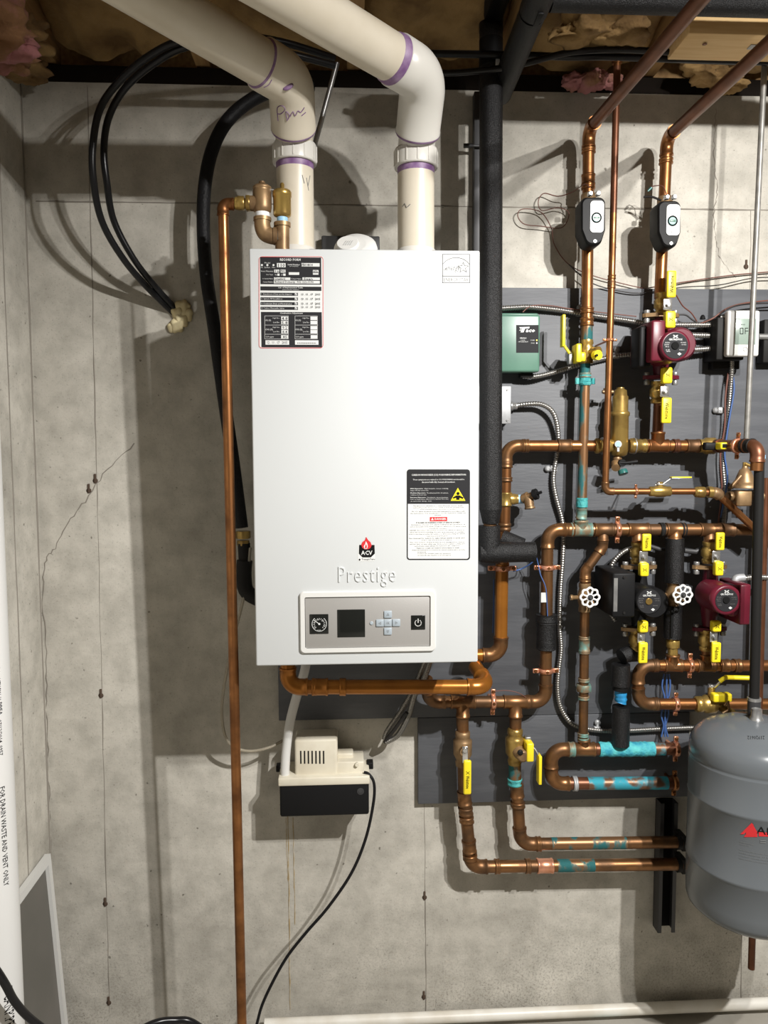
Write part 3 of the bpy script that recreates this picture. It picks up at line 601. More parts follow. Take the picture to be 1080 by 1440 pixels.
# ------------------------------------------------------------------ white vent pipes
def vent(label,cx,ytop,E2,E3,cy0,cy1,base,note):
    d=.28; r=.0440; b=P(cx,345,d); b.z=z1+.0005
    e1=P(cx-.5,ytop,d); e1.x=b.x; e2=P(*E2); e3=P(*E3); R2=.0480
    o=thing('vent_pipe',label,'pipe',b)
    part('riser',MB().tube([b,e1+Z*.0],r,32),M['pvc'],o)
    # lower street elbow, upper elbow, long run towards the room
    dirn=(e2-e1).normalized(); dn2=(e3-e2).normalized()
    lo=[e1-Z*.045,e1-Z*.02]+[e1-Z*.02*(1-t)**2+dirn*.02*t*t for t in (.25,.5,.75,1)]+[e1+dirn*.05,e1+dirn*.06]
    part('street_elbow',MB().tube(lo,[r]*8,32),M['pvc' if 'left' in label else 'pvcw'],o)
    A_=e1+dirn*.042
    s,e,arc=arcpath(A_,e2,e3,.075,14)
    pts_=[A_,A_+dirn*.006]+[A_+dirn*.008]+arc+[e+dn2*.045,e+dn2*.047]
    part('elbow',MB().tube(pts_,[r*1.19,r*1.19,r*1.17]+[r*1.17+(R2*1.13-r*1.17)*i/(len(arc)-1) for i in range(len(arc))]+[R2*1.13,R2*1.07],36),M['pvc' if 'left' in label else 'pvcw'],o)
    g=e+dn2*.047
    part('primer_ring',MB().lathe(g,dn2,[(R2*1.09,-.003),(R2*1.06,.002 if 'left' in label else .012),(R2*1.002,.004 if 'left' in label else .017)],36,caps=False),M['purple'],o)
    g=A_-dirn*.004
    part('primer_ring',MB().lathe(g,dirn,[(r*1.02,-.003),(r*1.17,.0),(r*1.2,.004),(r*1.2,.0055)],36,caps=False),M['purple'],o)
    part('long_pipe',MB().tube([e+dn2*.01,e3+(e3-e2)*1.2],R2,36),M['pvc'],o)
    t=P(cx,cy0,d).z; u=P(cx,cy1,d).z
    mb=MB().lathe((b.x,b.y,u),Z,[(r*1.02,0),(r*1.17,.0),(r*1.18,.004),(r*1.18,t-u-.004),(r*1.14,t-u),(r,t-u+.001)],36,caps=False)
    for i in range(12):
        a_=i*math.pi/6; mb.box((b.x+math.sin(a_)*r*1.18,b.y-math.cos(a_)*r*1.18,(t+u)/2),(.003,.0025,t-u-.008),rot=Matrix.Rotation(a_,3,'Z'))
    part('coupling',mb,M['pvcw'],o)
    part('primer_ring',MB().lathe((b.x,b.y,u-.014),Z,[(r*1.001,0),(r*1.006,.002),(r*1.02,.0145)],32,caps=False),M['purple'],o)
    part('base_collar',MB().lathe((b.x,b.y,b.z),Z,[(r*1.12,0),(r*1.12,.016),(r*1.06,.018),(r*1.06,.028),(r,.030)],32,caps=False),M['pvcw'],o)
    for k in (-1,1):
        part('spring_clip',MB().box((b.x+k*r*.95,b.y-r*.75,b.z+.016),(.018,.012,.009),.002).tube([V((b.x+k*r*1.0,b.y-r*.8,b.z+.017)),V((b.x+k*r*1.25,b.y-r*1.0,b.z+.012)),V((b.x+k*r*1.5,b.y-r*1.05,b.z+.004))],.0035,6),M['dksteel'],o)
    return o,b,r
v1,vb,vr=vent('left white vent pipe with marker scribble and primer blot on its elbow',416,204,(409,114,.40),(217,-2,.64),204,231,1,1)
v2,vb2,_=vent('right white vent pipe, glossy elbow with a wide purple primer ring',585,211,(596,108,.40),(412,-2,.64),211,237,1,1)
# handwriting and primer blot on the left elbow
from mathutils.bvhtree import BVHTree
def on_surface(root,x,y,lift=.0006):
    best=None
    for o in root.children:
        me=o.data; t=BVHTree.FromPolygons([v.co+root.location for v in me.vertices],[list(p.vertices) for p in me.polygons])
        h=t.ray_cast(CAMP,(P(x,y,0)-CAMP).normalized())
        if h[0] and (best is None or h[3]<best[1]): best=(h[0],h[3])
    return best[0]+(CAMP-best[0]).normalized()*lift if best else P(x,y,.4)
for nm,strokes in (('marker_scribble',(((391,170),(390,152),(397,149),(401,154),(395,160),(390,160)),((404,170),(402,157),(407,162),(405,168)),((408,164),(412,157),(415,163),(419,156),(423,158),(428,151)),((424,163),(430,158)))),('pencil_mark',(((431,250),(434,268)),((425,246),(428,258)),((436,247),(433,262)))),('joint_mark',(((371,123),(378,119),(382,112)),))):
    mb=MB()
    for st in strokes: mb.tube([on_surface(v1,*q) for q in spline([V((a,b,0)) for a,b in st],4) for q in [(q.x,q.y)]],.0011 if nm!='pencil_mark' else .0008,5)
    part(nm,mb,M['purple'] if nm!='pencil_mark' else M['grayink'],v1)
mb=MB()
for st in (((566,291),(569,286),(572,292)),((573,291),(577,287))): mb.tube([on_surface(v2,*q) for q in st],.0008,5)
part('pencil_mark',mb,M['grayink'],v2)
mb=MB(); q=P(408,163,.34)
def blot(mb,x,y,d,rx,ry,m=0):
    c=on_surface(v1,x,y,0); bm=bmesh.new(); bmesh.ops.create_uvsphere(bm,u_segments=12,v_segments=6,radius=1)
    for w_ in bm.verts: w_.co=V((w_.co.x*rx,w_.co.y*.004,w_.co.z*ry+w_.co.x*.004))+c
    mb.bm(bm,m,True)
blot(mb,405,122,.452,.012,.007); part('primer_blot',mb,M['purple'],v1)

# ------------------------------------------------------------------ black hoses on the left
for lab,pts in (('outer black hose of the pair looping down to the foam patch',[(470,82,.16),(400,60,.23),(330,50,.28),(258,57,.29),(214,76,.28),(172,110,.265),(142,150,.25),(131,200,.24),(131,250,.225),(143,310,.18),(172,362,.13),(208,405,.06),(247,443,-.01)]),
                ('inner black hose of the pair looping down to the foam patch',[(470,92,.19),(400,74,.25),(330,62,.28),(262,66,.27),(215,90,.25),(176,124,.23),(153,165,.21),(146,210,.195),(150,255,.18),(160,310,.14),(188,364,.10),(220,405,.05),(254,442,-.01)])):
    single('black_hose',MB().tube(spline([P(*q) for q in pts],10),.0085,12),M['rubber'],lab,'hose','black hoses at the left')
mb=MB()
for x,y,r in ((257,432,.022),(263,442,.018),(255,450,.020),(249,457,.020),(243,461,.014),(252,440,.020)):
    bm=bmesh.new(); bmesh.ops.create_icosphere(bm,subdivisions=3,radius=r); c=P(x,y,.004)
    for q in bm.verts: q.co=V((q.co.x,q.co.y*.7,q.co.z))*(1+.12*math.sin(q.co.x*300+x)+.1*math.sin(q.co.z*260))+c
    mb.bm(bm,0,True)
single('expanding_foam',mb,M['foamy'],'lump of cream expanding foam where the black hoses enter the wall','foam')
gp=thing('gas_hose','thick black sheathed hose curving down behind the boiler with a brass nut','hose',P(340,845,.10))
part('hose',MB().tube(spline([P(*q) for q in ((440,120,.05),(388,126,.075),(350,143,.09),(318,172,.10),(298,212,.10),(288,262,.10),(286,320,.10),(290,385,.10),(301,460,.10),(315,560,.10),(328,650,.10),(340,742,.10))],8),.0172,16),M['csst'],gp)
mb=MB(); c=P(342,752,.10); hexnut(mb,c,Z,.020,.020); hexnut(mb,c-Z*.022,Z,.017,.014); part('brass_nut',mb,M['brass'],gp)
mb=MB(); c=P(343,764,.10); mb.tube([c,P(344,788,.10)],.0165,12); mb.tube(spline([P(344,788,.10),P(343,812,.10),P(348,833,.10),P(372,846,.10)],6),[.021]*19,12); part('iron_elbow',mb,M['iron'],gp)
mb=MB(); c=resample(spline([P(*q) for q in ((352,770,.11),(345,830,.11),(328,900,.11),(316,960,.10),(312,1005,.09),(320,1042,.08),(345,1056,.08),(376,1052,.08),(400,1040,.06))],10),.01)
single('clear_tube',MB().tube(c,.0042,8),M['clear'],'thin clear plastic tube sagging behind the lower copper relief pipe','tube')
# black hose at the foot of the frame
single('floor_hose',MB().tube(spline([P(*q) for q in ((-70,1270,.62),(0,1372,.60),(22,1410,.58),(52,1440,.55),(110,1475,.50),(170,1462,.42),(214,1440,.36),(245,1435,.34),(276,1441,.33),(330,1490,.3),(380,1560,.28))],8),.0085,10),M['rubber'],'black hose hanging across the lower left corner of the picture','hose')

# ------------------------------------------------------------------ relief valve, air vent, discharge pipe
d=.345
rp=Run('relief_pipe','tall copper discharge pipe running down the wall left of the boiler','pipe',[(341,1476,.30),(313.5,287,d),(330,287,d)],14,'copper','copper',bend=1.9)
rv=thing('relief_valve','brass relief valve on bronze elbow over the boiler top left corner','valve',P(370,345,d))
mb=MB(); c=P(339,286,d); hexnut(mb,c,X,.0165,.016); mb.lathe(P(326,286,d),X,[(.0115,0),(.0115,.05)],14); mb.lathe(P(331,286,d),X,[(.0145,0),(.0145,.006)],14); hexnut(mb,P(349,286,d),X,.0185,.010); part('adapter',mb,M['brass'],rv)
mb=MB(); c=P(369,301,d); mb.lathe(c,Z,[(.013,0),(.020,.006),(.0215,.014),(.0215,.050),(.019,.054),(.0215,.056),(.0215,.060),(.016,.064),(.007,.066),(.007,.072)],20); mb.lathe(P(352,286,d),X,[(.017,0),(.018,.014)],16); part('body',mb,M['bronze'],rv)
mb=MB(); a=P(366,266.5,d); mb.box(a+X*.018,(.058,.008,.004),.001,rot=Matrix.Rotation(.14,3,'Y')); part('test_lever',mb,M['steel'],rv)
part('thread_tape',MB().lathe(P(369,305.5,d),Z,[(.0165,0),(.0165,.010)],16),M['tape'],rv)
mb=MB(); pts_=spline([P(369,306,d),P(369,318,d),P(373,328,d),P(382,332,d),P(391,333,d)],6); mb.tube(pts_,[.0185]*len(pts_),16); mb.lathe(P(369,311,d),Z,[(.0205,0),(.0205,.008)],16); mb.lathe(P(385,332,d),X,[(.0205,0),(.0205,.008)],16); part('elbow',mb,M['bronze'],rv)
part('thread_tape',MB().lathe(P(389.5,333,d),X,[(.017,0),(.017,.006)],16),M['tape'],rv)
mb=MB(); b=P(397,345,d); b.z=z1; mb.tube([b,P(397,316,d)],.0165,16); mb.lathe(P(397,319,d),Z,[(.0195,0),(.0195,.009)],16); mb.lathe(P(392,333,d),X,[(.0195,0),(.0195,.007)],16); mb.lathe(b,Z,[(.0195,0),(.0195,.010)],16); part('tee',mb,M['bronze'],rv)
av=thing('air_vent','small brass bottle-shaped air vent next to the relief valve','vent',P(397,314,d))
part('thread_tape',MB().lathe(P(397,313.5,d),Z,[(.0125,0),(.0125,.014)],16),M['tapeb'],av)
mb=MB(); mb.lathe(P(397,307,d),Z,[(.010,0),(.019,.005),(.0205,.008),(.0205,.047),(.022,.048),(.022,.058),(.019,.062),(.007,.064)],24); mb.lathe(P(397,273,d),Z,[(.006,0),(.0065,.010),(.005,.012),(.005,.022),(.003,.025)],12); part('body',mb,M['brass'],av)

# ------------------------------------------------------------------ condensate pump under the boiler
d0,d1=.004,.125
cp_=thing('condensate_pump','black and cream condensate pump box on the wall below the boiler','pump',P(456,1146,.06))
mb=MB().px(393,1101,519,1146,.012,d1,.006); mb.px(388,1078,396,1086,.02,.05,.002); mb.px(516,1073,525,1082,.02,.05,.002); part('tank',mb,M['black'],cp_)
part('lid',MB().px(391,1095,520,1103,.010,d1+.003,.003),M['cream'],cp_)
mb=MB().px(414,1040,475,1098,.022,.105,.008,0,3); part('motor_cover',mb,M['cream'],cp_)
for i in range(7):
    x=423+i*5.35; part('vent_slot',MB().px(x-1.1,1056,x+1.1,1074,.1048,.1056),M['ink'],cp_)
mb=MB().px(472,1072,512,1098,.020,.100,.003); mb.px(474,1060,497,1076,.03,.07,.004); mb.cyl(502,1076,.100,.108,3,bev=.001); part('deck',mb,M['cream'],cp_)
part('emblem',MB().cyl(507,1113,d1,d1+.0015,5,seg=20).line(circ(507,1113,3,14,-30,200),.8,d1+.002),M['dksteel'],cp_)
single('drain_tube',MB().tube(spline([P(*q) for q in ((432,920,.11),(428,945,.11),(417,980,.11),(408,1015,.105),(403,1050,.10),(401,1078,.10),(401,1094,.10))],8),.0125,16),M['whitep'],'white plastic drain tube dropping from boiler into the condensate pump','tube')
single('power_cord',MB().tube(spline([P(*q) for q in ((512,1086,.11),(519,1089,.115),(526,1102,.12),(525,1130,.12),(514,1180,.12),(494,1228,.12),(462,1275,.12),(430,1312,.12),(404,1345,.12),(384,1380,.12),(368,1415,.12),(358,1450,.12),(340,1490,.13))],8),.0042,8),M['csst'],'dark gray power cord hanging from the condensate pump','cord')
# whip conduits under the boiler
wh=thing('flexible_conduit','looped spiral conduit pair hanging under the boiler','conduit',P(543,1046,.08))
mb=MB(); corr(mb,[(600,925,.12),(592,945,.10),(582,968,.09),(564,1000,.07),(545,1028,.05),(541,1040,.045)],8.5); part('hose',mb,M['conduit'],wh)
mb=MB(); corr(mb,[(606,925,.15),(596,955,.13),(584,975,.11),(575,1005,.09),(560,1033,.07),(542,1044,.06)],8.5); part('hose',mb,M['conduit'],wh)
mb=MB(); mb.tube([P(*q) for q in ((572,1002,.10),(556,1024,.08),(541,1044,.06))],.0055,8); part('cable',mb,M['wirek'],wh)

# ------------------------------------------------------------------ copper network
d=.08; du=.20
r1=Run('supply_pipe','orange copper pipe crossing under the boiler from left to right','pipe',[(405,926,du),(405,966,du),(688,966,du),(668,937,.10)],21,'orange','orange',bend=1.7)
r1.cup(1,x=450,L=2.2); r1.cup(1,x=482,L=.9,fat=1.2); r1.bead(1,x=444)
c=P(405,926,du); 
r2=Run('return_riser','copper pipe rising from the valves below the boiler to the upper manifold','pipe',[(600,955,.12),(604,987,d),(767,987,d),(770,745,d),(1140,745,d)],17.5,'aged','aged',bend=2.0)
r2.tee(1,x=651,br=-Z,m='aged'); r2.clamp(1,x=693); r2.tee(1,x=725,br=-Z,m='aged')
r2.clamp(2,y=943); r2.clamp(2,y=798); r2.sleeve(2,866,911,1.62,rough=.03); r2.sleeve(2,864,876,1.75,rough=.05); r2.sleeve(2,903,913,1.58,rough=.08)
part('sensor_tag',MB().px(761,833.5,769,847,d+.018,d+.020),M['whitep'],r2.o,'small white paper tag')
for x in (800,): r2.cup(3,x=x,L=1.6)
r2.tee(3,x=817,br=Z,L=3.6,Lb=1.6,m='greenish'); r2.clamp(3,x=868)
r2.tee(3,x=848,br=-Z,L=3.2,Lb=1.9,rb=.8,m='aged'); r2.tee(3,x=897,br=-Z,L=3.6,Lb=2.2,rb=.85); r2.tee(3,x=949,br=-Z,L=3.2,Lb=1.7); r2.tee(3,x=998,br=-Z,L=3.6,Lb=2.2,rb=.85); r2.cup(3,x=930,L=.7,m='iron'); r2.cup(3,x=960,L=.7,m='iron'); r2.cup(3,x=1022,L=2.4)
# upper header and its left drop
r3=Run('upper_header','upper copper manifold pipe with elbow behind the tall foam-covered pipe','pipe',[(708,800,d),(712,627,d),(838,627,d)],16.2,'copper','aged',bend=2.1)
r3.cup(0,y=653,L=1.2); r3.cup(0,y=674,L=.8); r3.cup(1,x=740,L=.8); r3.cup(1,x=793,L=2.4,m='aged'); r3.tee(0,y=702,br=X,L=2.4,Lb=1.5,m='brass',rb=.8); r3.bead(0,y=738); r3.bead(0,y=744)
r3b=Run('right_header','upper copper manifold pipe between the air separator and the right elbow','pipe',[(892,627,d),(1000,627,d),(1066,627,.25),(1064,662,.25)],16.5,'copper','brown',bend=1.6,skip=())
r3b.tee(0,x=925,br=Z,L=3.6,Lb=2.4,m='copper'); r3b.cup(0,x=903,L=1.2,m='brass'); r3b.cup(0,x=950,L=1.0); r3b.cup(0,x=973,L=2.2,m='aged'); r3b.clamp(1,x=1037); r3b.cup(1,x=1052,L=2.0,m='iron')
# boiler side drop with elbow to the left
r4=Run('lower_drop','short orange copper pipe below the foam corner, elbow turning behind the boiler','pipe',[(706,793,d),(704,921,d),(655,922,d)],18.5,'orange','aged',bend=1.9)
r4.clamp(0,y=799)
# two lower legs
r5=Run('valve_drop_pipe','outer copper leg from the left lower valve to the long bottom pipe','pipe',[(650,1004,d),(651,1040,d),(653,1122,d),(660,1190,d),(662,1219,d),(958,1215,d)],18.0,'aged','aged',bend=2.1,nofit=(1,),fat=1.12)
r5.cup(2,y=1140,L=1.2); r5.cup(2,y=1152,L=1.0); r5.cup(3,y=1205,L=.9); r5.cup(4,x=742,L=.8); r5.cup(4,x=766,L=2.6,m='copperp'); r5.cup(4,x=699,L=.8)
r5.sleeve(4,783,835,1.02,'patina','stained_pipe',x=True)
r6=Run('valve_drop_pipe','inner copper leg from the right lower valve to the bottom pipe','pipe',[(725,1004,d),(724,1085,d),(727,1112,d),(732,1187,d),(958,1184,d)],17.5,'aged','aged',bend=2.1,nofit=(1,))
r6.cup(2,y=1131,L=.9); r6.cup(3,x=757,L=.8); r6.sleeve(0,1075,1104,1.03,'patina','stained_pipe'); r6.cup(0,y=1099,L=1.1,m='green'); r6.sleeve(3,775,880,1.02,'patina','stained_pipe',x=True)
mb=MB()
for y in (1184,1216):
    c=P(954,y,d); mb.lathe(c,X,[(.021,-.006),(.021,.006)],14); mb.box(c+V((.012,.01,0)),(.014,.05,.044),.002)
single('strut_clamp',mb,M['iron'],'pair of black clamps holding the two bottom copper pipes on the strut','clamp')
# lower loop with blue corrosion
r7=Run('corroded_loop','U-shaped copper loop with bright blue corrosion above the bottom board edge','pipe',[(950,1053,d),(774,1054,d),(776,1102,d),(945,1101,d)],18.0,'brown','aged',bend=2.0)
r7.cup(0,x=803,L=1.0,m='greenish'); r7.tee(0,x=821,br=Z,L=3.6,Lb=1.7,m='aged',rb=.85); r7.cup(2,x=808,L=.7,m='zinc')
n=14
def lumpy(run,i,x0,x1,k,m,name):
    a=run.at(i,x=x0); b=run.at(i,x=x1); pts=[a.lerp(b,j/26) for j in range(27)]
    part(name,MB().tube(pts,[run.r*(k+random.uniform(-.06,.10)) for _ in pts],18),M[m],run.o,'bright blue crust of corrosion')
lumpy(r7,0,842,919,1.16,'blue','corrosion'); r7.sleeve(0,918,934,1.04,'bluepipe','stained_pipe',x=True); r7.sleeve(2,826,938,1.03,'bluepipe','stained_pipe',x=True)
r7.clamp(0,x=950,m='copperp',ear=.8); r7.clamp(2,x=948,m='copper',ear=.8)
# bypass drop between upper manifold and loop
r8=Run('bypass_pipe','stained copper drop from manifold through the left handwheel valve down to the blue loop','pipe',[(848,757,d),(847,770,d),(823,803,d),(820,1042,d)],13.5,'aged','aged',bend=1.3,fat=1.16)
for y,m in ((897,'greenish'),(916,'greenish'),(956,'greenish'),(981,'greenish'),(1033,'greenish'),(1040,'greenish')): r8.cup(2,y=y,L=.8,m=m)
mb=MB(); hexnut(mb,r8.at(2,y=967),Z,r8.r*1.75,r8.r*1.5); part('union_nut',mb,M['greenish'],r8.o)
r8.cup(2,y=907,L=3.0,m='greenish',fat=1.12); r8.cup(2,y=815,L=1.0)
# lower manifold hairpin
r9=Run('lower_manifold','copper hairpin manifold pipe right of the blue-taped foam stub','pipe',[(1140,936,d),(897,936,d),(898,990,d),(1140,990,d)],16.5,'copper','aged',bend=2.1)
r9.cup(0,x=921,L=1.0); r9.tee(0,x=946,br=Z,L=3.2,Lb=2.0); r9.tee(0,x=992,br=Z,L=3.2,Lb=2.0,rb=.85); r9.clamp(0,x=970); r9.cup(0,x=1018,L=1.6); r9.cup(0,x=1036,L=1.2,m='aged'); r9.clamp(2,x=950,ear=.7); r9.cup(2,x=922,L=.8)
# zone risers from the ceiling
def towards(px_,py_,z):
    """point on the ray of a pixel at height z"""
    a=P(px_,py_,0)-CAMP; return CAMP+a*((z-CAMP.z)/a.z)
def riser(label,low,corner,top,w):
    c=P(*corner); t=towards(top[0],top[1],c.z-.02)
    run=Run.__new__(Run); run.r=w/2*K(d); r=run.r; run.m='copper'; run.fm='copper'; run.p=[P(*low),c,t+(t-c)*.5]
    run.o=thing('zone_riser',label,'pipe',run.p[0])
    a,b,arc=arcpath(run.p[0],c,run.p[2],r*1.9)
    part('pipe',MB().tube([run.p[0],a],r,20),M['copper'],run.o)
    d0=-Z; d1=(run.p[2]-c).normalized(); L=r*1.1
    part('elbow',MB().tube([a+d0*L,a+d0*L*.7,a+d0*L*.65]+arc+[b+d1*L*.65,b+d1*L*.7,b+d1*L],[r*1.2,r*1.2,r*1.12]+[r*1.12]*len(arc)+[r*1.12,r*1.2,r*1.2],20),M['copper'],run.o)
    part('pipe',MB().tube([b,run.p[2]],r,20),M['brown'],run.o,'darker copper pipe under the ceiling'); return run
z1_=riser('left copper zone pipe coming off the ceiling down to the teal pipe',(825,486,d),(828,182,d),(988,-4),15.8)
z1_.cup(0,y=212,L=.8); z1_.cup(0,y=253,L=1.8); z1_.cup(0,y=262,L=1.0,fat=1.2); z1_.cup(0,y=437,L=1.0); z1_.cup(0,y=453,L=1.4)
z1_.sleeve(0,459,484,1.03,'patina','stained_pipe')
z2_=riser('right copper zone pipe coming off the ceiling down to the upper red pump',(928,420,d),(938,194,d),(1080,62),15.8)
z2_.cup(0,y=227,L=.9)
r10=Run('teal_pipe','vertical pipe stained teal green above the upper manifold','pipe',[(823.5,505,d+.005),(818,722,d+.005),(816,741,d)],13.6,'patina','greenish',bend=1.2,fat=1.12)
r10.cup(0,y=533,L=1.6,m='green'); r10.cup(0,y=539,L=.9,m='green',fat=1.3); r10.sleeve(0,700,713,1.16,'green','corrosion',rough=.07); r10.cup(0,y=528,L=1.0,m='greenish')
mb=MB(); c=r10.at(0,y=535)
for k in (-1,1): mb.lathe(c+X*k*.022+Z*.006,-Z,[(.006,0),(.006,.016)],8)
part('bolt',mb,M['green'],r10.o)
# thin make-up line
dm=.135
r11=Run('makeup_pipe','thin copper pipe from ceiling passing in front of the air separator','pipe',[(868,86,dm),(860,400,dm),(851,691,dm),(980,691,dm)],9.4,'copper','aged',bend=1.6,fat=1.18)
r11.sleeve(0,94,300,1.01,'brown','dull_stretch'); r11.cup(0,y=390,L=1.2,m='copper'); r11.cup(0,y=403,L=1.2,m='copper'); r11.clamp(2,x=894,ear=.8); r11.bead(2,x=858,m='aged'); r11.bead(1,y=679); r11.clamp(1,y=478,ear=.9)
part('floor_flange',MB().lathe(P(868,84,dm),Z,[(.012,-.01),(.014,0),(.02,.004),(.02,.008)],12),M['copper'],r11.o)
r12=Run('makeup_branch','thin copper pipe slanting down right from the union elbow to the manifold','pipe',[(984,692,dm),(1008,693,dm),(1070,752,dm-.02)],10.5,'copper','bronze',bend=2.0,fat=1.55)
mb=MB(); hexnut(mb,P(985,692,dm),X,.0165,.020); mb.lathe(P(976,692,dm),X,[(.010,0),(.014,.004),(.014,.014)],14); mb.lathe(P(995,692,dm),X,[(.0155,0),(.0155,.012)],14); part('union_nut',mb,M['brass'],r12.o)
# black pipe down to the tank
bp=thing('tank_pipe','black pipe dropping from the right elbow to the gray tank','pipe',P(1060,1000,.25))
part('pipe',MB().tube([P(1068,641,.25),P(1060.5,992,.25)],.0125,18),M['iron'],bp)
part('coupling',MB().tube([P(1060.5,985,.25),P(1060.3,1006,.25)],.0165,16),M['dksteel'],bp)
part('ring',MB().tube([P(1060.6,981,.25),P(1060.5,985,.25)],.0172,16),M['steel'],bp)
part('ring',MB().tube([P(1068,640,.25),P(1068,645,.25)],.0145,16),M['tapeb'],bp)
single('copper_riser',MB().tube([P(1077,672,.09),P(1056.5,1362,.09)],.0095,12),M['brown'],'thin dark copper pipe passing behind the gray tank and ending below it','pipe')
single('threaded_rod',MB().tube([P(1075,92,.20),P(1049.5,622,.20)],.0072,10),M['rod'],'long thin gray rod hanging in front of the thermostat','rod')
# ------------------------------------------------------------------ foam-covered pipes
fp=thing('insulated_pipe','tall black foam-covered pipe standing right beside the boiler','pipe',P(689,735,.18))
mb=MB(); mb.tube([P(690.5,95,.18),P(690.3,330,.18),P(690,600,.18),P(690,716,.18)],[.0292]*4,28); mb.tube([P(690,716,.18),P(690,736,.18)],[.0292,.021],28); part('foam_sleeve',mb,M['foam'],fp)
part('tape_band',MB().tube([P(690.5,57,.18),P(690.5,95,.18)],.0298,28),M['black'],fp)
part('tape_seam_or_glint',MB().px(697,72,703,98,.204,.2095,.001),M['paper'],fp,'white strip painted as a glint on the black tape')  # white strip stands in for a glint on the tape band
mb=MB(); mb.tube([P(690.5,58,.18),P(690.5,44,.18)],.0292,28); part('foam_sleeve',mb,M['foam'],fp)
a=P(690.5,44,.18); s,e,arc=arcpath(a,P(690.5,22,.18),P(690.5,22,.18)+V((0,-1.2,.02)),.03,8)
part('foam_elbow',MB().tube([a]+arc+[P(690.5,22,.18)+V((0,-.5,.008))],.030,28),M['foam'],fp)
mb=MB(); mb.tube([P(689,736,.18),P(688.5,742,.18)],.017,16); part('inner_pipe',mb,M['aged'],fp)
q0=P(688,739,.18); q1=P(688,777,.18); q2=P(752,776,.18)
part('foam_elbow',MB().tube([q0,q0.lerp(q1,.5),q1-Z*.0],.0285,28).tube([q1+X*-.026,q1,q2],[.024,.0275,.0265],28),M['foam'],fp)
part('foam_elbow',MB().tube([P(706,757,.10),P(735,768,.12)],[.024,.022],20),M['foam'],fp)
dp_=thing('insulated_pipe','black foam-covered pipe running along the ceiling toward the wall','pipe',P(706,132,.10))
e=P(703,132,.10); t=e+V((.02,-.62,.02)); t=towards(757,-2,e.z+.02)
part('foam_sleeve',MB().tube([e,t.lerp(e,.12)],.0300,24),M['foam'],dp_); part('foam_sleeve',MB().tube([t.lerp(e,.10),t+(t-e)*.5],.0315,24),M['foam'],dp_)
part('tape_seam_or_glint',MB().box(t.lerp(e,.05)+V((.005,0,-.031)),(.012,.05,.004),.001),M['black'],dp_)
c=P(775,-3,.47); single('insulated_pipe',MB().tube([V((c.x,-.47,c.z)),V((c.x+.95,-.47,c.z))],.027,24),M['foam'],'black foam-covered pipe crossing the ceiling at the top right','pipe')
for lab,pts,r in (('upper thick black pipe along the ceiling behind the copper zone pipes',[(590,75,.22),(650,76,.22),(745,78,.22),(800,80,.22),(860,80,.22),(1000,85,.22),(1110,88,.22)],.0085),
                  ('lower black pipe along the ceiling dipping left of the tall foam pipe',[(560,86,.24),(615,102,.24),(680,99,.24),(735,90,.24),(800,74,.245),(870,70,.245),(960,74,.245),(1110,80,.245)],.0075)):
    single('ceiling_pipe',MB().tube(spline([P(*q) for q in pts],8),r,12),M['rubber'],lab,'pipe')
fs=thing('insulated_stub','vertical foam-covered stub with handwheel valve between the two lower pumps','pipe',P(946,930,.08))
c=.08; mb=MB().tube([P(949,757,c),P(948.5,800,c),P(948,819,c)],.0252,24); part('foam_sleeve',mb,M['foam'],fs)
mb=MB().tube([P(946.5,851,c),P(946,880,c),P(945.5,897,c)],.0245,24); part('foam_sleeve',mb,M['foam'],fs)
part('sleeve_slit',MB().px(944.4,853,946.6,896,c+.0236,c+.0252),M['ink'],fs)
mb=MB(); hexnut(mb,P(946,905,c),Z,.0195,.022); mb.tube([P(946,897,c),P(946,926,c)],.014,16); part('union_nut',mb,M['brass'],fs)
def handwheel(label,x,y,bx,r=14):
    c=P(bx,y,.08); o=thing('handwheel_valve',label,'valve',c)
    mb=MB(); mb.lathe(c-Z*.04,Z,[(.0165,0),(.0165,.012),(.0145,.014),(.0195,.03),(.0195,.05),(.0145,.066),(.0165,.068),(.0165,.08)],16); mb.lathe(c,-Y,[(.016,0),(.014,.03),(.011,.034),(.011,.05),(.004,.052),(.004,.072)],14)
    mb.lathe(c,-X,[(.006,0),(.006,.034),(.008,.034),(.008,.040)],8)
    part('body',mb,M['bronze'],o)
    w=P(x,y,.152); R=r*K(.152); mb=MB()
    n=64; pts=[w+V((math.cos(2*math.pi*i/n),0,math.sin(2*math.pi*i/n)))*R*(.93+.07*math.cos(8*2*math.pi*i/n)) for i in range(n)]
    mb.tube(pts,.0032,8,closed=True)
    for i in range(8):
        a=2*math.pi*(i+.5)/8; dd=V((math.cos(a),0,math.sin(a))); mb.tube([w+dd*R*.3,w+dd*R*.88],[.0030,.0022],6)
    mb.lathe(w+Y*.004,-Y,[(R*.38,0),(R*.38,.008)],16); part('handwheel',mb,M['white_paint'],o)
    mb=MB(); mb.lathe(w-Y*.004,-Y,[(R*.30,0),(R*.30,.0015)],16); mb.lathe(w-Y*.0055,-Y,[(R*.16,0),(R*.14,.005)],6); part('stem_nut',mb,M['dksteel'],o)
handwheel('white handwheel valve on the stained bypass pipe, left one',829.5,840,822)
handwheel('white handwheel valve on the foam-covered stub between the pumps',960,836.5,946)
f2=thing('insulated_elbow','foam-covered elbow with blue tape joining the corroded blue loop','pipe',P(873,1045,.08))
c=.10
mb=MB(); mb.tube(spline([P(895,919,.08),P(882,920,.085),P(874,924,.09)],5),.0225,20); part('foam_elbow',mb,M['foam'],f2)
mb=MB().tube([P(873,934,.09),P(873,950,.09),P(872,964,.09)],.0255,22); part('foam_sleeve',mb,M['foam'],f2)
mb=MB().tube([P(873,962,.09),P(872,971,.09)],.0215,18); part('foam_sleeve',mb,M['black'],f2)
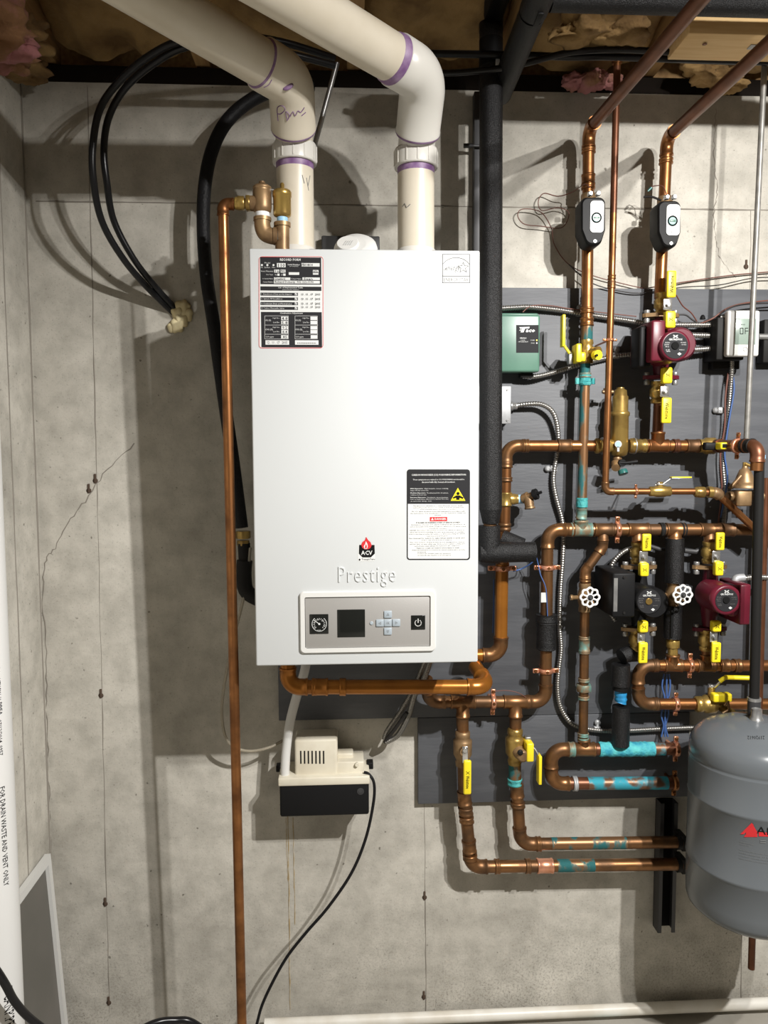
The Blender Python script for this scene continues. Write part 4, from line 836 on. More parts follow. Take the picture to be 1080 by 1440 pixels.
pts=[P(873+.4*random.uniform(-1,1),968+i*2.2,.09) for i in range(10)]; part('tape_wrap',MB().tube(pts,[.0155*random.uniform(.9,1.15) for _ in pts],16),M['bluet'],f2,'blue tape wrap')
mb=MB().tube([P(873.5,993,.09),P(873,1020,.09),P(872.5,1048,.092)],.0245,22); part('foam_sleeve',mb,M['foam'],f2)
# ------------------------------------------------------------------ expansion tank
dt=.29; a=P(974,1150,dt); ac=P(1059,1150,dt); RT=ac.x-a.x; ax_=V((ac.x,-dt,0))
zt=lambda y: P(967,y,dt).z
tk=thing('expansion_tank','gray steel expansion tank hanging at the lower right edge','tank',V((ac.x,-dt,zt(1275))))
znk=P(1060,1012,.27).z; zs=zt(1046); zb=zt(1268)
pr=[(.02,zb-.055),(RT*.5,zb-.045),(RT*.84,zb-.024),(RT*.965,zb-.006),(RT*.985,zb+.004),(RT*.992,zb+.03)]
def beadat(y): 
    q=zt(y); return [(RT*.995,q-.006),(RT*1.008,q-.003),(RT*1.008,q+.003),(RT*.995,q+.006)]
pr+=beadat(1208)+beadat(1117)
q=zt(1067); pr+=[(RT*.998,q-.006),(RT*.998,q-.003),(RT*.982,q),(RT*.99,q+.004),(RT*.995,q+.010),(RT*.99,zs-.008),(RT*.965,zs+.006),(RT*.90,zs+.020),(RT*.78,zs+.034),(RT*.55,zs+.050),(RT*.3,zs+.058),(.03,zs+.060)]
shl=part('shell',MB().lathe(ax_,Z,pr,72),M['tank'],tk)
mb=MB().lathe((ac.x,-dt,zs+.058),Z,[(.018,0),(.016,.006),(.0135,.010),(.0125,.03)],16); part('neck',mb,M['steel'],tk)
def ontank(x0,y0,k=1.003):
    """lettering bent round the shell, starting where the ray of pixel (x0, y0) meets it"""
    r=P(x0,y0,0)-CAMP; o=CAMP-ax_; a=r.x*r.x+r.y*r.y; b=2*(r.x*o.x+r.y*o.y); c=o.x*o.x+o.y*o.y-RT*RT
    t=(-b-math.sqrt(b*b-4*a*c))/(2*a); q=CAMP+r*t; ph=math.atan2(q.x-ac.x,-(q.y+dt))
    return lambda u,v: V((ac.x+RT*k*math.sin(ph+u/RT), -dt-RT*k*math.cos(ph+u/RT), q.z+v))
mb=MB(); kx=K(dt+RT)
mb.text('AMTROL',(0,0,0),78*kx,11.5*kx,fn=ontank(1063.5,1172),m=0,bold=.0)
part('lettering',mb,M['ink'],tk)
def tpoly(mb,pts,m=0):
    mb.add([ontank(x,y)(0,0) for x,y in pts],[list(range(len(pts)))],m,False)
mb=MB(); tpoly(mb,[(1041,1173),(1057,1157),(1060,1160),(1046,1173)]); tpoly(mb,[(1049,1170),(1059,1160),(1065,1170),(1065,1177),(1046,1177),(1049,1173)]); tpoly(mb,[(1067,1170),(1083,1171),(1099,1172.5),(1099,1177.5),(1083,1176.5),(1067,1176)])
part('red_mark',mb,M['red'],tk,'red triangle mark and bar')
mb=MB()
for t,x,y,w,h in (('EXPANSION TANK',1040,1184,20,1.8),('MADE IN USA',1040,1187,14,1.6),('MAX WORKING PRESSURE  100 PSIG   MAX OPERATING TEMPERATURE 240 F',1040,1195,70,1.8),('PRECHARGE 12 PSIG',1040,1199,48,1.6),('FOR HOT WATER HEATING SYSTEMS',1040,1203,60,1.6),('READ INSTRUCTIONS BEFORE INSTALLING',1040,1207,64,1.6)): mb.text(t,(0,0,0),w*kx,h*kx,fn=ontank(x,y))
for k in range(2): tpoly(mb,[(1069,1181+k*2.6),(1077,1181.6+k*2.6),(1077,1183+k*2.6),(1069,1182.4+k*2.6)])
part('small_print',mb,M['grayink'],tk)
_t=BVHTree.FromPolygons([v.co+tk.location for v in shl.data.vertices],[list(p.vertices) for p in shl.data.polygons])
def ondome(a,b):
    h=_t.ray_cast(CAMP,(P(1075-a,1035+b,0)-CAMP).normalized()); return h[0]+h[1]*.0006 if h[0] else P(1062,1037,dt)
mb=MB(); mb.text('21920612',(0,0,0),24,5,fn=ondome)
part('stamp',mb,M['ink'],tk,'dark number stamped on the dome')

# ------------------------------------------------------------------ pumps
def pump(label,col,cx,cy,R,yt,yb,fx0,fx1,box,dm_,knob,ringm):
    o=thing('circulator_pump',label,'pump',P(cx,yb,.08)); m=M[col]; d=.08
    xm=(fx0+fx1)/2
    mb=MB(); c=P(xm,(yt+yb)/2,d); h=P(xm,yt,d).z-P(xm,yb,d).z
    mb.tube([c+Z*h*.46,c+Z*h*.26,c,c-Z*h*.26,c-Z*h*.46],[.018,.022,.030,.022,.018],18); mb.lathe(P(cx,cy,.08),-Y,[(R*1.25*K(.1),-.03),(R*1.32*K(.1),-.02),(R*1.32*K(.1),.025),(R*1.1*K(.1),.036)],28)
    part('volute',mb,m,o)
    for y,nm in ((yt,0),(yb,1)):
        mb=MB(); p=P(xm,y,d); w=(fx1-fx0)*K(d); mb.prism([(-w/2+.006,-.008),(-w/2,0),(-w/2+.006,.008),(-.014,.022),(.014,.022),(w/2-.006,.008),(w/2,0),(w/2-.006,-.008),(.014,-.022),(-.014,-.022)],p-Z*.005,X,Y,.010,0)
        part('flange',mb,M['bronze' if (col=='black' or nm==0) else col],o)
        for k in (-1,1):
            mb=MB(); hexnut(mb,p+X*k*(w/2-.012)+Z*.010,Z,.0085,.009); hexnut(mb,p+X*k*(w/2-.012)-Z*.014,Z,.0085,.012); mb.tube([p+X*k*(w/2-.012)-Z*.012,p+X*k*(w/2-.012)+Z*.008],.004,6); part('bolt',mb,M['steel'],o)
    rf=K(dm_)
    mb=MB(); c=P(cx,cy,dm_); c.y=-.10; L=dm_-.10; r=R*ringm*rf
    mb.lathe(c,-Y,[(r*1.02,0),(r*1.06,L*.45),(r*1.0,L*.8),(r*.98,L),(r*.84,L)],36); part('motor',mb,m,o)
    mb=MB().cyl(cx,cy,dm_-.002,dm_+.0012,R,0,36); mb.cyl(cx,cy,dm_,dm_+.004,R*.28 if knob else R*.30,1,20,.001)
    e_=dm_+.0016
    mb.tpx('GRUNDFOS',cx-R*.52,cy-R*.56,cx+R*.52,cy-R*.40,e_,2,bold=.015)
    for a,b in (((-.16,-.80),(.16,-.62)),((.16,-.80),(-.16,-.62))): mb.line([(cx+a[0]*R,cy+a[1]*R),(cx+b[0]*R,cy+b[1]*R)],1.3,e_,2)
    for t,x,y,w in (('TYPE UPS15-58FC',-.82,-.22,.40),('P/N 59896341',.40,-.22,.40),('230 PSI',-.85,-.06,.34),('115V 60Hz',.46,-.06,.36),('TF110',-.8,.1,.3),('I.D. 0.75A',-.75,.34,.3),('MADE IN USA',-.7,.46,.28),('FOR INDOOR USE',.30,.34,.38)): mb.tpx(t,cx+x*R,cy+y*R-1.1,cx+(x+w)*R,cy+y*R+.5,e_,3)
    mb.flat([(cx+R*.30,cy+R*.52),(cx+R*.46,cy+R*.64),(cx+R*.30,cy+R*.76),(cx+R*.14,cy+R*.64)],e_,2)
    part('nameplate',mb,[M['darkplate'],M['brass' if knob else 'ink'],M['paper'],M['steel']],o)
    bx=MB(); x0,y0,x1,y1,da,db=box; bx.px(x0,y0,x1,y1,da,db,.005); part('terminal_box',bx,m,o)
    return o
po=pump('upper dark red circulator pump left of the thermostat','maroon',950,486,18.2,444,531,903,956,(917,450,935,508,.05,.20),.215,False,1.18)
part('terminal_cover',MB().px(900,458,916,516,.10,.165,.005),M['black'],po,'black terminal cover')
po=pump('black circulator pump beside the left handwheel valve','black',913,846,17.6,797,884,872,925,(862,806,893,868,.05,.20),.205,True,1.08)
part('rating_plate',MB().px(863.5,813,868,860,.19,.2004),M['steel'],po); part('cover_screws',MB().cyl(878,812,.199,.203,1.8).cyl(878,862,.199,.203,1.8),M['iron'],po)
po=pump('lower dark red circulator pump with terminal box on its right side','maroon',1022,844,17.0,797,884,972,1024,(1041,822,1055,879,.05,.17),.20,False,1.30)
part('casting_arm',MB().px(1026,824,1048,868,.10,.165,.012),M['maroon'],po)
# ------------------------------------------------------------------ valves with yellow handles
def iso(label,bx,by,grip,plate,tab,word=True,flip=False):
    d=.085; o=thing('isolation_valve',label,'valve',P(bx,by+12,d))
    mb=MB(); c=P(bx,by,d); mb.lathe(c-Z*.03,Z,[(.0175,0),(.019,.005),(.019,.012),(.0155,.014),(.0215,.022),(.0215,.04),(.0155,.048),(.019,.05),(.0185,.06)],18)
    px_=(plate[0]+plate[2])/2; py_=(plate[1]+plate[3])/2; q=P(px_,py_,.125); mb.lathe(V((q.x,-.09,q.z)),-Y,[(.010,-.01),(.010,.034)],12); mb.tube([V((q.x,-.09,q.z)),c],.012,10); part('body',mb,M['brass'],o)
    part('lever_plate',MB().px(*plate,.126,.1295,.001),M['silver'],o)
    mb=MB(); hexnut(mb,P(px_,py_,.132),-Y,.0062,.006); mb.lathe(P(px_,py_,.135),-Y,[(.003,0),(.003,.004)],8); part('lever_nut',mb,M['steel'],o)
    x0,y0,x1,y1=grip
    g=part('lever_grip',MB().px(*grip,.126,.137,.004,0,3),M['yellow'],o)
    if word:
        w=MB(); xc=(x0+x1)/2; o_=P(xc-2.6,y0+(y1-y0)*.20,.1374); o2=P(xc+2.6,y0+(y1-y0)*.84,.1374)
        w.text('Webstone',o_+V((0,0,0)),o_.z-o2.z,o2.x-o_.x,u=-Z,v=X,bold=.02) if not flip else w.text('Webstone',V((o2.x,o2.y,o2.z)),o_.z-o2.z,o2.x-o_.x,u=Z,v=-X,bold=.02)
        part('lettering',w,M['ink'],g)
    t=part('drain_handle',MB().px(*tab,.118,.140,.005,0,3),M['yellow'],o)
    w=MB(); tx=(tab[0]+tab[2])/2; ty=(tab[1]+tab[3])/2
    w.line([(tx-2.6,ty-2),(tx-.6,ty),(tx-2.6,ty+2)],.8,.1404); w.line([(tx+2.6,ty-2),(tx+.6,ty),(tx+2.6,ty+2)],.8,.1404); part('arrow_mark',w,M['ink'],t)
    return o
iso('yellow-handled valve above the upper red pump',931,428,(939,380,951,418),(933.5,420,945,436),(937,437,950.5,461),flip=True)
iso('yellow-handled valve just below the upper red pump',925,552,(931.5,559,944.5,595),(929,543,941,558),(933,516,946,539))
iso('yellow-handled valve above the black pump',897,778,(904,751,916,775),(899.5,775,911,792),(901,792,913,811))
iso('yellow-handled valve below the black pump',895,900,(899,904,911,933),(897,890,907,904),(900,874,912,890))
iso('yellow-handled valve above the lower red pump',997,777,(1008,749,1019.5,774),(1002,775,1012.5,791),(1007,790,1018,810))
iso('yellow-handled valve below the lower red pump',993,900,(1002,904,1014,932),(999,889,1009,903),(1003,874,1015,889))
# pump pipes that sit between manifold, valves and pumps
def nipple(label,x0,y0,x1,y1,w,m): single('pump_pipe',MB().tube([P(x0,y0,.08),P(x1,y1,.08)],w/2*K(.08),18),M[m],label,'pipe')
nipple('short dark copper pipe under the upper red pump, above the tee',927,560,924.5,613,15,'brown')
nipple('short copper pipe joining the manifold to the valve over the black pump',897.5,756,897,772,12,'aged')
nipple('short copper pipe joining the manifold to the valve over the lower red pump',998,756,997,772,12,'aged')
nipple('short dark pipe below the lower red pump entering the lower manifold',993,905,992,926,13,'aged')
nipple('short dark pipe below the black pump entering the foam elbow',895,905,895,918,13,'aged')
# valve on the left zone pipe, lever seen from its edge
d=.085; vo=thing('ball_valve','brass valve with yellow lever pointing up on the left zone pipe','valve',P(825,512,d))
mb=MB(); c=P(825,496,d); mb.lathe(c-Z*.03,Z,[(.0165,0),(.018,.01),(.015,.014),(.021,.024),(.021,.04),(.015,.05),(.018,.054),(.0165,.064)],16); mb.lathe(c,V((.45,-.9,0)),[(.012,0),(.012,.045)],12); mb.lathe(c,-X,[(.011,0),(.011,.035),(.007,.035),(.007,.046)],12); part('body',mb,M['brass'],vo)
part('drain_cap',MB().lathe(P(837,500,.125),V((.3,-.95,0)),[(.013,0),(.013,.014)],20),M['yellow'],vo); part('cap_pin',MB().lathe(P(838,500,.143),V((.3,-.95,0)),[(.0035,0),(.0035,.006)],8),M['iron'],vo)
part('drain_handle',MB().px(811,483,818,509,.09,.135,.003).px(816,495,824,508,.10,.13,.004),M['yellow'],vo)
mb=MB().px(791.5,442,795,487,.10,.125,.0015); a=P(793.2,486,.11); b=P(801,497,.11); mb.tube([a,b],.004,6); part('lever_grip',mb,M['yellow'],vo)
mb=MB().tube([P(800,495,.11),P(808,502,.10),P(814,505,.09)],.0045,6); mb.px(800,497,806,512,.09,.11,.002); part('lever_stem',mb,M['steel'],vo)
# lower left isolation valves under the boiler
d=.085; vo=thing('ball_valve','brass valve with long yellow lever on the left lower leg','valve',P(651,1075,d))
mb=MB(); c=P(650.5,1050,d); mb.lathe(c-Z*.055,Z,[(.019,0),(.0205,.012),(.0175,.018),(.026,.034),(.0265,.066),(.0265,.074),(.019,.080),(.021,.083),(.021,.098),(.018,.10)],20); mb.lathe(c,-Y,[(.013,0),(.013,.040)],12); part('body',mb,M['bronze'],vo)
mb=MB().px(650.5,1050,658,1073,.122,.126,.001); hexnut(mb,P(654,1055,.129),-Y,.007,.006); part('lever_plate',mb,M['silver'],vo)
g=part('lever_grip',MB().px(652,1070,663,1118,.120,.131,.005,0,3),M['yellow'],vo)
w=MB(); o_=P(655.2,1091,.1314); o2=P(660.4,1109,.1314); w.text('Webstone',o_,o_.z-o2.z,o2.x-o_.x,u=-Z,v=X,bold=.02); w.line([(655.5,1085),(658,1087),(655.5,1089)],.7,.1314); w.line([(660.5,1085),(658,1087),(660.5,1089)],.7,.1314); part('lettering',w,M['ink'],g)
vo=thing('ball_valve','brass valve with round hub and yellow edge-on lever on the right lower leg','valve',P(724,1075,d))
mb=MB(); c=P(724,1048,d); mb.lathe(c-Z*.055,Z,[(.018,0),(.0205,.012),(.0175,.02),(.026,.034),(.0275,.07),(.0265,.078),(.019,.084),(.022,.088),(.022,.10),(.018,.104)],20); part('body',mb,M['brass'],vo)
mb=MB(); mb.lathe(P(728,1055,.095),V((.15,-1,-.05)),[(.019,0),(.019,.018),(.0165,.02),(.0165,.042),(.012,.044)],18); part('drain_outlet',mb,M['bronze'],vo)
part('outlet_plug',MB().lathe(P(731.5,1058,.141),-Y,[(.008,0),(.008,.003),(.003,.004)],12),M['iron'],vo)
part('drain_handle',MB().px(741,1046,751,1072,.09,.14,.004),M['yellow'],vo); part('lever_grip',MB().px(758,1064,762,1104,.10,.13,.002),M['yellow'],vo)
part('lever_stem',MB().tube([P(740,1044,.10),P(752,1053,.11),P(760,1067,.115)],.003,6).px(739,1037,747,1044,.09,.11,.002),M['steel'],vo)
# header valve, lever seen end on
vo=thing('ball_valve','brass valve on the upper right manifold, dark lever with yellow tip','valve',P(1000,635,d))
mb=MB(); c=P(998,627,.085); mb.lathe(c-X*.03,X,[(.0185,0),(.0185,.012),(.023,.018),(.023,.042),(.0185,.048),(.0185,.062)],18); part('body',mb,M['brass'],vo)
mb=MB().px(992,622,1016,633,.11,.13,.004); part('lever_stem',mb,M['black'],vo); mb=MB().px(1014,622,1030,632,.115,.16,.004); part('lever_grip',mb,M['yellow'],vo)
mb=MB().px(1016,624,1027,630,.158,.1605,.001); part('grip_socket',mb,M['ink'],vo)
vo=thing('ball_valve','small brass valve on the thin pipe with lever slanting up right','valve',P(927,700,dm))
mb=MB(); c=P(928,691,dm); mb.lathe(c-X*.03,X,[(.010,0),(.0135,.002),(.0135,.014),(.0155,.02),(.0155,.042),(.0135,.048),(.0135,.058),(.010,.06)],14); mb.lathe(c,Z,[(.008,0),(.008,.026)],10); part('body',mb,M['brass'],vo)
mb=MB().tube([P(921,682,dm),P(932,681,dm),P(943,673,dm),P(968,671,dm)],.0022,6); a=P(945,672.5,dm); mb.box(a+X*.02,(.050,.018,.0022),.0008); mb.box(P(932,681,dm),(.03,.016,.002),.0005); part('lever',mb,M['steel'],vo); hexm=MB(); hexnut(hexm,P(926,680.5,dm),Z,.007,.007); part('lever_nut',hexm,M['steel'],vo)
a=P(957,671.2,dm); part('lever_grip',MB().box(a,(.054,.019,.0035),.001),M['yellow'],vo)
# lower manifold valve
d=.085; vo=thing('ball_valve','brass valve with two yellow handles above the gray tank','valve',P(1003,1000,d))
mb=MB(); c=P(992,990,d); mb.lathe(c-X*.03,X,[(.0185,0),(.0225,.004),(.0225,.018),(.0205,.02),(.0265,.03),(.0265,.055),(.020,.062),(.0205,.09),(.0175,.092)],20); mb.lathe(P(1000,985,.09),Z,[(.010,0),(.010,.040)],12); mb.lathe(P(1012,992,.09),V((.2,-1,-.2)),[(.013,0),(.013,.04),(.015,.04),(.015,.05)],14); part('body',mb,M['brass'],vo)
mb=MB(); hexnut(mb,P(1000,965,.09),Z,.010,.010); a=P(998,962,.095); b=P(1006,966,.11); mb.tube([P(1000,965,.09),P(1006,966,.10),P(1014,957,.11)],.0042,6); part('lever_plate',mb,M['silver'],vo)
mb=MB().tube([P(1012,958,.11),P(1020,952.5,.115),P(1054,953.5,.13)],.0065,10); part('lever_grip',mb,M['yellow'],vo); part('drain_handle',MB().px(1004,976.5,1030,988,.10,.125,.005,0,3),M['yellow'],vo)
mb=MB().tube([P(1019,992,.13),P(1024,986,.135),P(1025,998,.14),P(1016,1003,.14)],.004,6); part('drain_cap',mb,M['bronze'],vo)
# hose bib on the upper drop
vo=thing('drain_valve','small brass drain valve with black knob right of the foam pipe','valve',P(735,712,.09))
mb=MB(); c=P(717,702,.08); mb.lathe(c,X,[(.0155,0),(.0155,.014),(.014,.016),(.014,.022)],14); part('adapter',mb,M['brass'],vo)
mb=MB(); c=P(728,702,.08); mb.lathe(c,X,[(.0125,0),(.0125,.014)],14); part('thread_tape',mb,M['tapeb'],vo)
mb=MB(); a=P(735,702,.085); mb.tube([a,P(743,699,.095)],[.013,.0155],14); mb.tube([P(743,699,.095),P(745,714,.11)],[.014,.0125],14); mb.tube([P(742,700,.095),P(750,696,.11)],[.012,.010],12); mb.lathe(P(745,713,.11),V((.1,-.2,-1)),[(.0145,0),(.0145,.005)],14); part('body',mb,M['bronze'],vo)
mb=MB(); mb.lathe(P(750,696,.11),V((.8,-.5,.3)),[(.015,0),(.015,.012)],8); mb.lathe(P(755,694,.12),V((.8,-.5,.3)),[(.004,0),(.004,.014)],8); part('knob',mb,M['black'],vo)
# ------------------------------------------------------------------ zone valves
def zone(label,x0,y0,x1,y1,fx0,fy0,fx1,fy1):
    d=.16; o=thing('zone_valve',label,'valve',P((x0+x1)/2,y1,.1)); xc=(x0+x1)/2; yc=(y0+y1)/2
    sh=circ(x0+9,y0+9,9,6,180,270)+circ(x1-9,y0+9,9,6,270,360)+circ(x1-11,y1-22,11,3,0,25)+circ(x1-14,y1-9,10,5,20,90)+circ(x0+15,y1-9,10,5,90,160)+circ(x0+11,y1-22,11,3,155,180)
    def lay(dd,k): return [V((q.x,-dd,q.z)) for q in (P(xc+(p[0]-xc)*k,yc+(p[1]-yc)*k,d) for p in sh)][::-1]
    mb=MB().rings([lay(.10,.97),lay(.112,1),lay(d-.010,1),lay(d-.003,.965),lay(d,.90)],0); part('housing',mb,M['black'],o)
    part('face',MB().prism([((p[0]-fx0)*K(d),(fy1-p[1])*K(d)) for p in rrect(fx0,fy0,fx1,fy1,5)][::-1],P(fx0,fy1,d),X,Z,.002,0),M['whitep'],o)
    c=((fx0+fx1)/2,(fy0+fy1)/2+.5); e=d+.0025
    mb=MB().cyl(c[0],c[1],d,e,7.4,0,24); mb.cyl(c[0],c[1],d,e+.003,5.6,1,24,.001); mb.px(c[0]-3.6,c[1]-1.6,c[0]+4.4,c[1]+1.2,e,e+.0042,.0008,2); part('dial',mb,[M['ink'],M['dial'],M['boxgreen']],o)
    mb=MB().tpx('taco',c[0]-4,fy1-7,c[0]+4,fy1-4,d+.0025,bold=.01); mb.line(circ(c[0],fy0+7,3,10),.4,d+.0025); part('lettering',mb,M['grayink'],o)
    mb=MB()
    for k in (.34,.66): q=P(x0+(x1-x0)*k,y0-3,.135); mb.box(q,(.012,.014,.012),.002); mb.lathe(q,-Y,[(.0045,0),(.0045,.010)],8)
    part('terminals',mb,M['silver'],o); part('tip_light',MB().cyl((x0+x1)/2+2,y1-5,d-.006,d+.001,2.2,0,10),M['steel'],o)
    q=P((x0+x1)/2-8,(y0+y1)/2,.08); part('valve_body',MB().lathe(q-Z*.07,Z,[(.017,0),(.020,.004),(.020,.136),(.017,.14)],16),M['bronze'],o)
zone('black zone valve with white face on the left copper zone pipe',818,276,852,344,829.5,284,848.5,327)
zone('black zone valve with white face on the right copper zone pipe',926,281,958,347,936.5,289,955.5,331)
# ------------------------------------------------------------------ air separator, pressure reducer
d=.085; so=thing('air_separator','tall brass air separator cylinder on the upper manifold','air separator',P(870,640,d))
c=P(871,627,d); zz=lambda y:P(871,y,d).z-c.z
mb=MB(); mb.lathe(c,Z,[(.012,zz(642)),(.020,zz(640)),(.0235,zz(634)),(.0235,zz(586)),(.0255,zz(585)),(.0265,zz(582)),(.0255,zz(580)),(.0215,zz(578)),(.0215,zz(558)),(.018,zz(556)),(.017,zz(549)),(.010,zz(547)),(.010,zz(545))],28); part('body',mb,M['brass'],so)
mb=MB(); mb.lathe(P(836,627,d),X,[(.0165,0),(.0215,.004),(.0215,.012),(.017,.015),(.017,.025),(.022,.028),(.022,.038),(.018,.042),(.018,.05)],18); mb.lathe(P(884,627,d),X,[(.018,0),(.0215,.006),(.0215,.020),(.017,.024),(.017,.036)],18); part('port',mb,M['brass'],so)
part('port_ring',MB().lathe(P(846,627,d),X,[(.0235,0),(.0235,.003)],18).lathe(P(891,627,d),X,[(.0225,0),(.0225,.003)],18),M['steel'],so)
mb=MB(); e=d+.0255; mb.flat(circ(869.5,624.5,5,16),e+.0015); mb.flat([(867.8,628),(871.2,628),(871,635),(868,635)],e+.0015); part('tag',mb,M['zinc'],so); mb=MB().flat(circ(869.5,624.5,3.6,14),e+.002); part('tag_face',mb,M['wireb'] if False else M['tapeb'],so)
mb=MB(); q=P(852,551,d); mb.lathe(q,-X,[(.005,-.02),(.005,.01)],8); mb.lathe(q+Z*.0,Z,[(.007,-.006),(.007,.010)],8); part('vent_screw',mb,M['bronze'],so)
mb=MB(); mb.lathe(P(868,642,d),-Z,[(.010,0),(.013,.006),(.010,.012)],12); mb.tube([P(866,652,.095),P(866,658,.11)],[.014,.012],12); part('drain_body',mb,M['bronze'],so)
mb=MB(); mb.tube([P(870,651,.115),P(880,651,.12),P(896,649,.12)],[.005,.004,.0055],8); mb.lathe(P(872,651,.10),-Y,[(.010,0),(.010,.02)],10); part('drain_lever',mb,M['black'],so)
part('drain_cap',MB().lathe(P(875,661,.11),V((.2,-.4,-1)),[(.012,0),(.013,.003),(.013,.012)],12),M['dial'],so)
d=.11; pv=thing('pressure_reducer','bronze bell-shaped pressure reducing valve left of the black tank pipe','valve',P(1048,714,d))
c=P(1047,684,d); mb=MB(); mb.lathe(c,Z,[(.038,-.004),(.038,.004),(.028,.008),(.026,.014),(.020,.032),(.014,.046),(.008,.05),(.007,.056)],24); part('bell',mb,M['bronze'],pv)
mb=MB(); mb.px(1037,690,1058,712,.09,.135,.005); mb.lathe(P(1022,698,d),X,[(.011,0),(.011,.03)],14); mb.lathe(P(1058,698,d),X,[(.011,0),(.011,.03)],14); hexnut(mb,P(1027,698,d),X,.015,.012); part('body',mb,M['bronze'],pv)
mb=MB(); mb.tube([P(1047,669,d),P(1047,650,d)],.005,10); mb.lathe(P(1047,667,d),Z,[(.008,0),(.008,.012)],6); mb.tube([P(1048,652,d+.005),P(1064,659,d+.01)],.0045,6); part('screw',mb,M['brass'],pv)
part('cast_arm',MB().tube([P(1026,687,d+.01),P(1042,669,d+.01)],.0055,8),M['bronze'],pv)
# ------------------------------------------------------------------ electrical boxes, thermostat
d1=.085; gb=thing('relay_box','green enamelled relay box with dark label plate behind the foam pipe','box',P(724,524,.05))
part('lid',MB().px(690,442,759,523,.045,d1,.006,0,3),M['boxgreen'],gb); part('base',MB().px(693,440,756,520,.021,.046,.003),M['boxgreen'],gb)
mb=MB().flat([(726,457),(757.5,457),(757.5,496),(726,496)],d1+.0006); part('label_plate',mb,M['darkplate'],gb)
k=MB(); g=lambda x,y:(660+x/4.5,400+y/4.5); e=d1+.0011
k.tpx('aco',*g(356,284),*g(416,303),e,bold=.03,shear=.25); k.flat([g(316,270),g(382,268),g(378,279),g(353,279),g(343,303),g(324,303),g(334,279),g(322,279)],e); k.line([g(318,290),g(332,290)],.8,e); k.line([g(322,284),g(334,284)],.6,e)
k.tpx('SR501',*g(320,335),*g(360,344),e,bold=.01); k.tpx('1 ZONE',*g(326,350),*g(352,355),e); k.tpx('SWITCHING RELAY',*g(310,359),*g(372,366),e); k.tpx('POWER',*g(388,350),*g(414,356),e); k.tpx('ZONE',*g(390,368),*g(412,374),e)
part('lettering',k,M['paper'],gb)
part('lamp_dot',MB().cyl(*g(427,353),d1,d1+.002,1.1,0,10),M['yellow'],gb,'small amber lamp dot'); part('lamp_dot',MB().cyl(*g(427,371),d1,d1+.002,1.0,0,10),M['whitep'],gb)
part('bottom_fitting',MB().px(732,523,750,531,.03,.06,.004),M['iron'],gb)
jb=thing('junction_box','square galvanised junction box half hidden behind the foam pipe','box',P(695,596,.04))
part('cover',MB().px(673,543,718.5,596,.052,.056,.002),M['zinc'],jb); part('body',MB().px(675,545,717,594,.021,.053,.002),M['zinc'],jb)
for x,y in ((714,548),(714,591)): part('screw',MB().cyl(x,y,.055,.0585,1.9,0,8).line([(x-1.3,y),(x+1.3,y)],.5,.0588,1),[M['steel'],M['ink']],jb)
part('connector',MB().lathe(P(718,571,.04),X,[(.013,0),(.013,.006),(.010,.006),(.010,.018)],12),M['steel'],jb)
th=thing('thermostat','white thermostat showing OFF on a box at the right of the board','thermostat',P(1045,502,.09))
part('body',MB().px(1024.5,436,1067.5,501,.098,.122,.006,0,3),M['whitep'],th)
part('display',MB().px(1034.5,448,1062.5,484.5,.120,.1232,.001),M['lcd'],th)
k=MB(); e=.1237
def seg7(ch,x,y,w,h):
    s={'O':'abcdef','F':'aefg'}[ch]; L=dict(a=((0,0),(w,0)),b=((w,0),(w,h/2)),c=((w,h/2),(w,h)),d=((0,h),(w,h)),e=((0,h/2),(0,h)),f=((0,0),(0,h/2)),g=((0,h/2),(w,h/2)))
    for q in s: a,b=L[q]; k.line([(x+a[0],y+a[1]),(x+b[0],y+b[1])],.9,e)
seg7('O',1041,461.5,4,8); seg7('F',1048,461.5,4,8); seg7('F',1055,461.5,4,8); k.tpx('HOLD',1042,455.5,1048,457.2,e); part('digits',k,M['ink'],th)
mb=MB(); a=circ(1048,491,3.0,20); mb.line(a,.5,.1226,0,True); part('button_ring',mb,M['grayink'],th)
bx=thing('switch_box','dark metal switch box behind the thermostat with a pale cover edge','box',P(1015,505,.05))
part('body',MB().px(1009,446,1046,506,.021,.098,.003),M['iron'],bx); part('lower_box',MB().px(1003,500,1040,519,.021,.05,.002),M['iron'],bx); part('cover_edge',MB().px(1014,444,1020,497,.084,.090,.002),M['whitep'],bx)
for y in (457,472,490):
    mb=MB().lathe(P(1001,y,.055),X,[(.010,0),(.014,.002),(.014,.008),(.011,.010),(.011,.016)],12); part('connector',mb,M['steel'],bx)
part('wire_gland',MB().lathe(P(988,449,.055),Z,[(.008,0),(.006,.008),(.003,.012)],10),M['black'],bx)
def cond(label,pts,w=8.2,m='conduit',clips=()):
    o=thing('metal_conduit',label,'conduit',P(*pts[-1])); mb=MB(); corr(mb,pts,w,m=0,pitch=.0068); part('hose',mb,M[m],o)
    for x,y,dx,dy in clips:
        c=P(x,y,.03); mb=MB().box(c+V((0,.004,0)),(.020,.012,.018),.003); q=P(x+dx,y+dy,.024); mb.tube([c,q],.005,6); mb.lathe(q,-Y,[(.009,0),(.009,.004),(.004,.006)],10); part('clip',mb,M['zinc'],o)
cond('spiral conduit running right from behind the foam pipe above the green box',[(700,434,.05),(725,432.5,.045),(748,432,.04),(790,436.5,.035),(815,441,.035),(850,446,.035),(897,453,.04),(925,458,.05)],8.0,clips=((815,440,0,-7),))
cond('spiral conduit from the green box bottom rising right to the upper red pump',[(735,529,.05),(752,529.5,.05),(770,526,.045),(795,519,.035),(815,513,.033),(842,506,.033),(868,500.5,.035),(900,498,.04)],7.6,clips=((867,500,0,-8),))
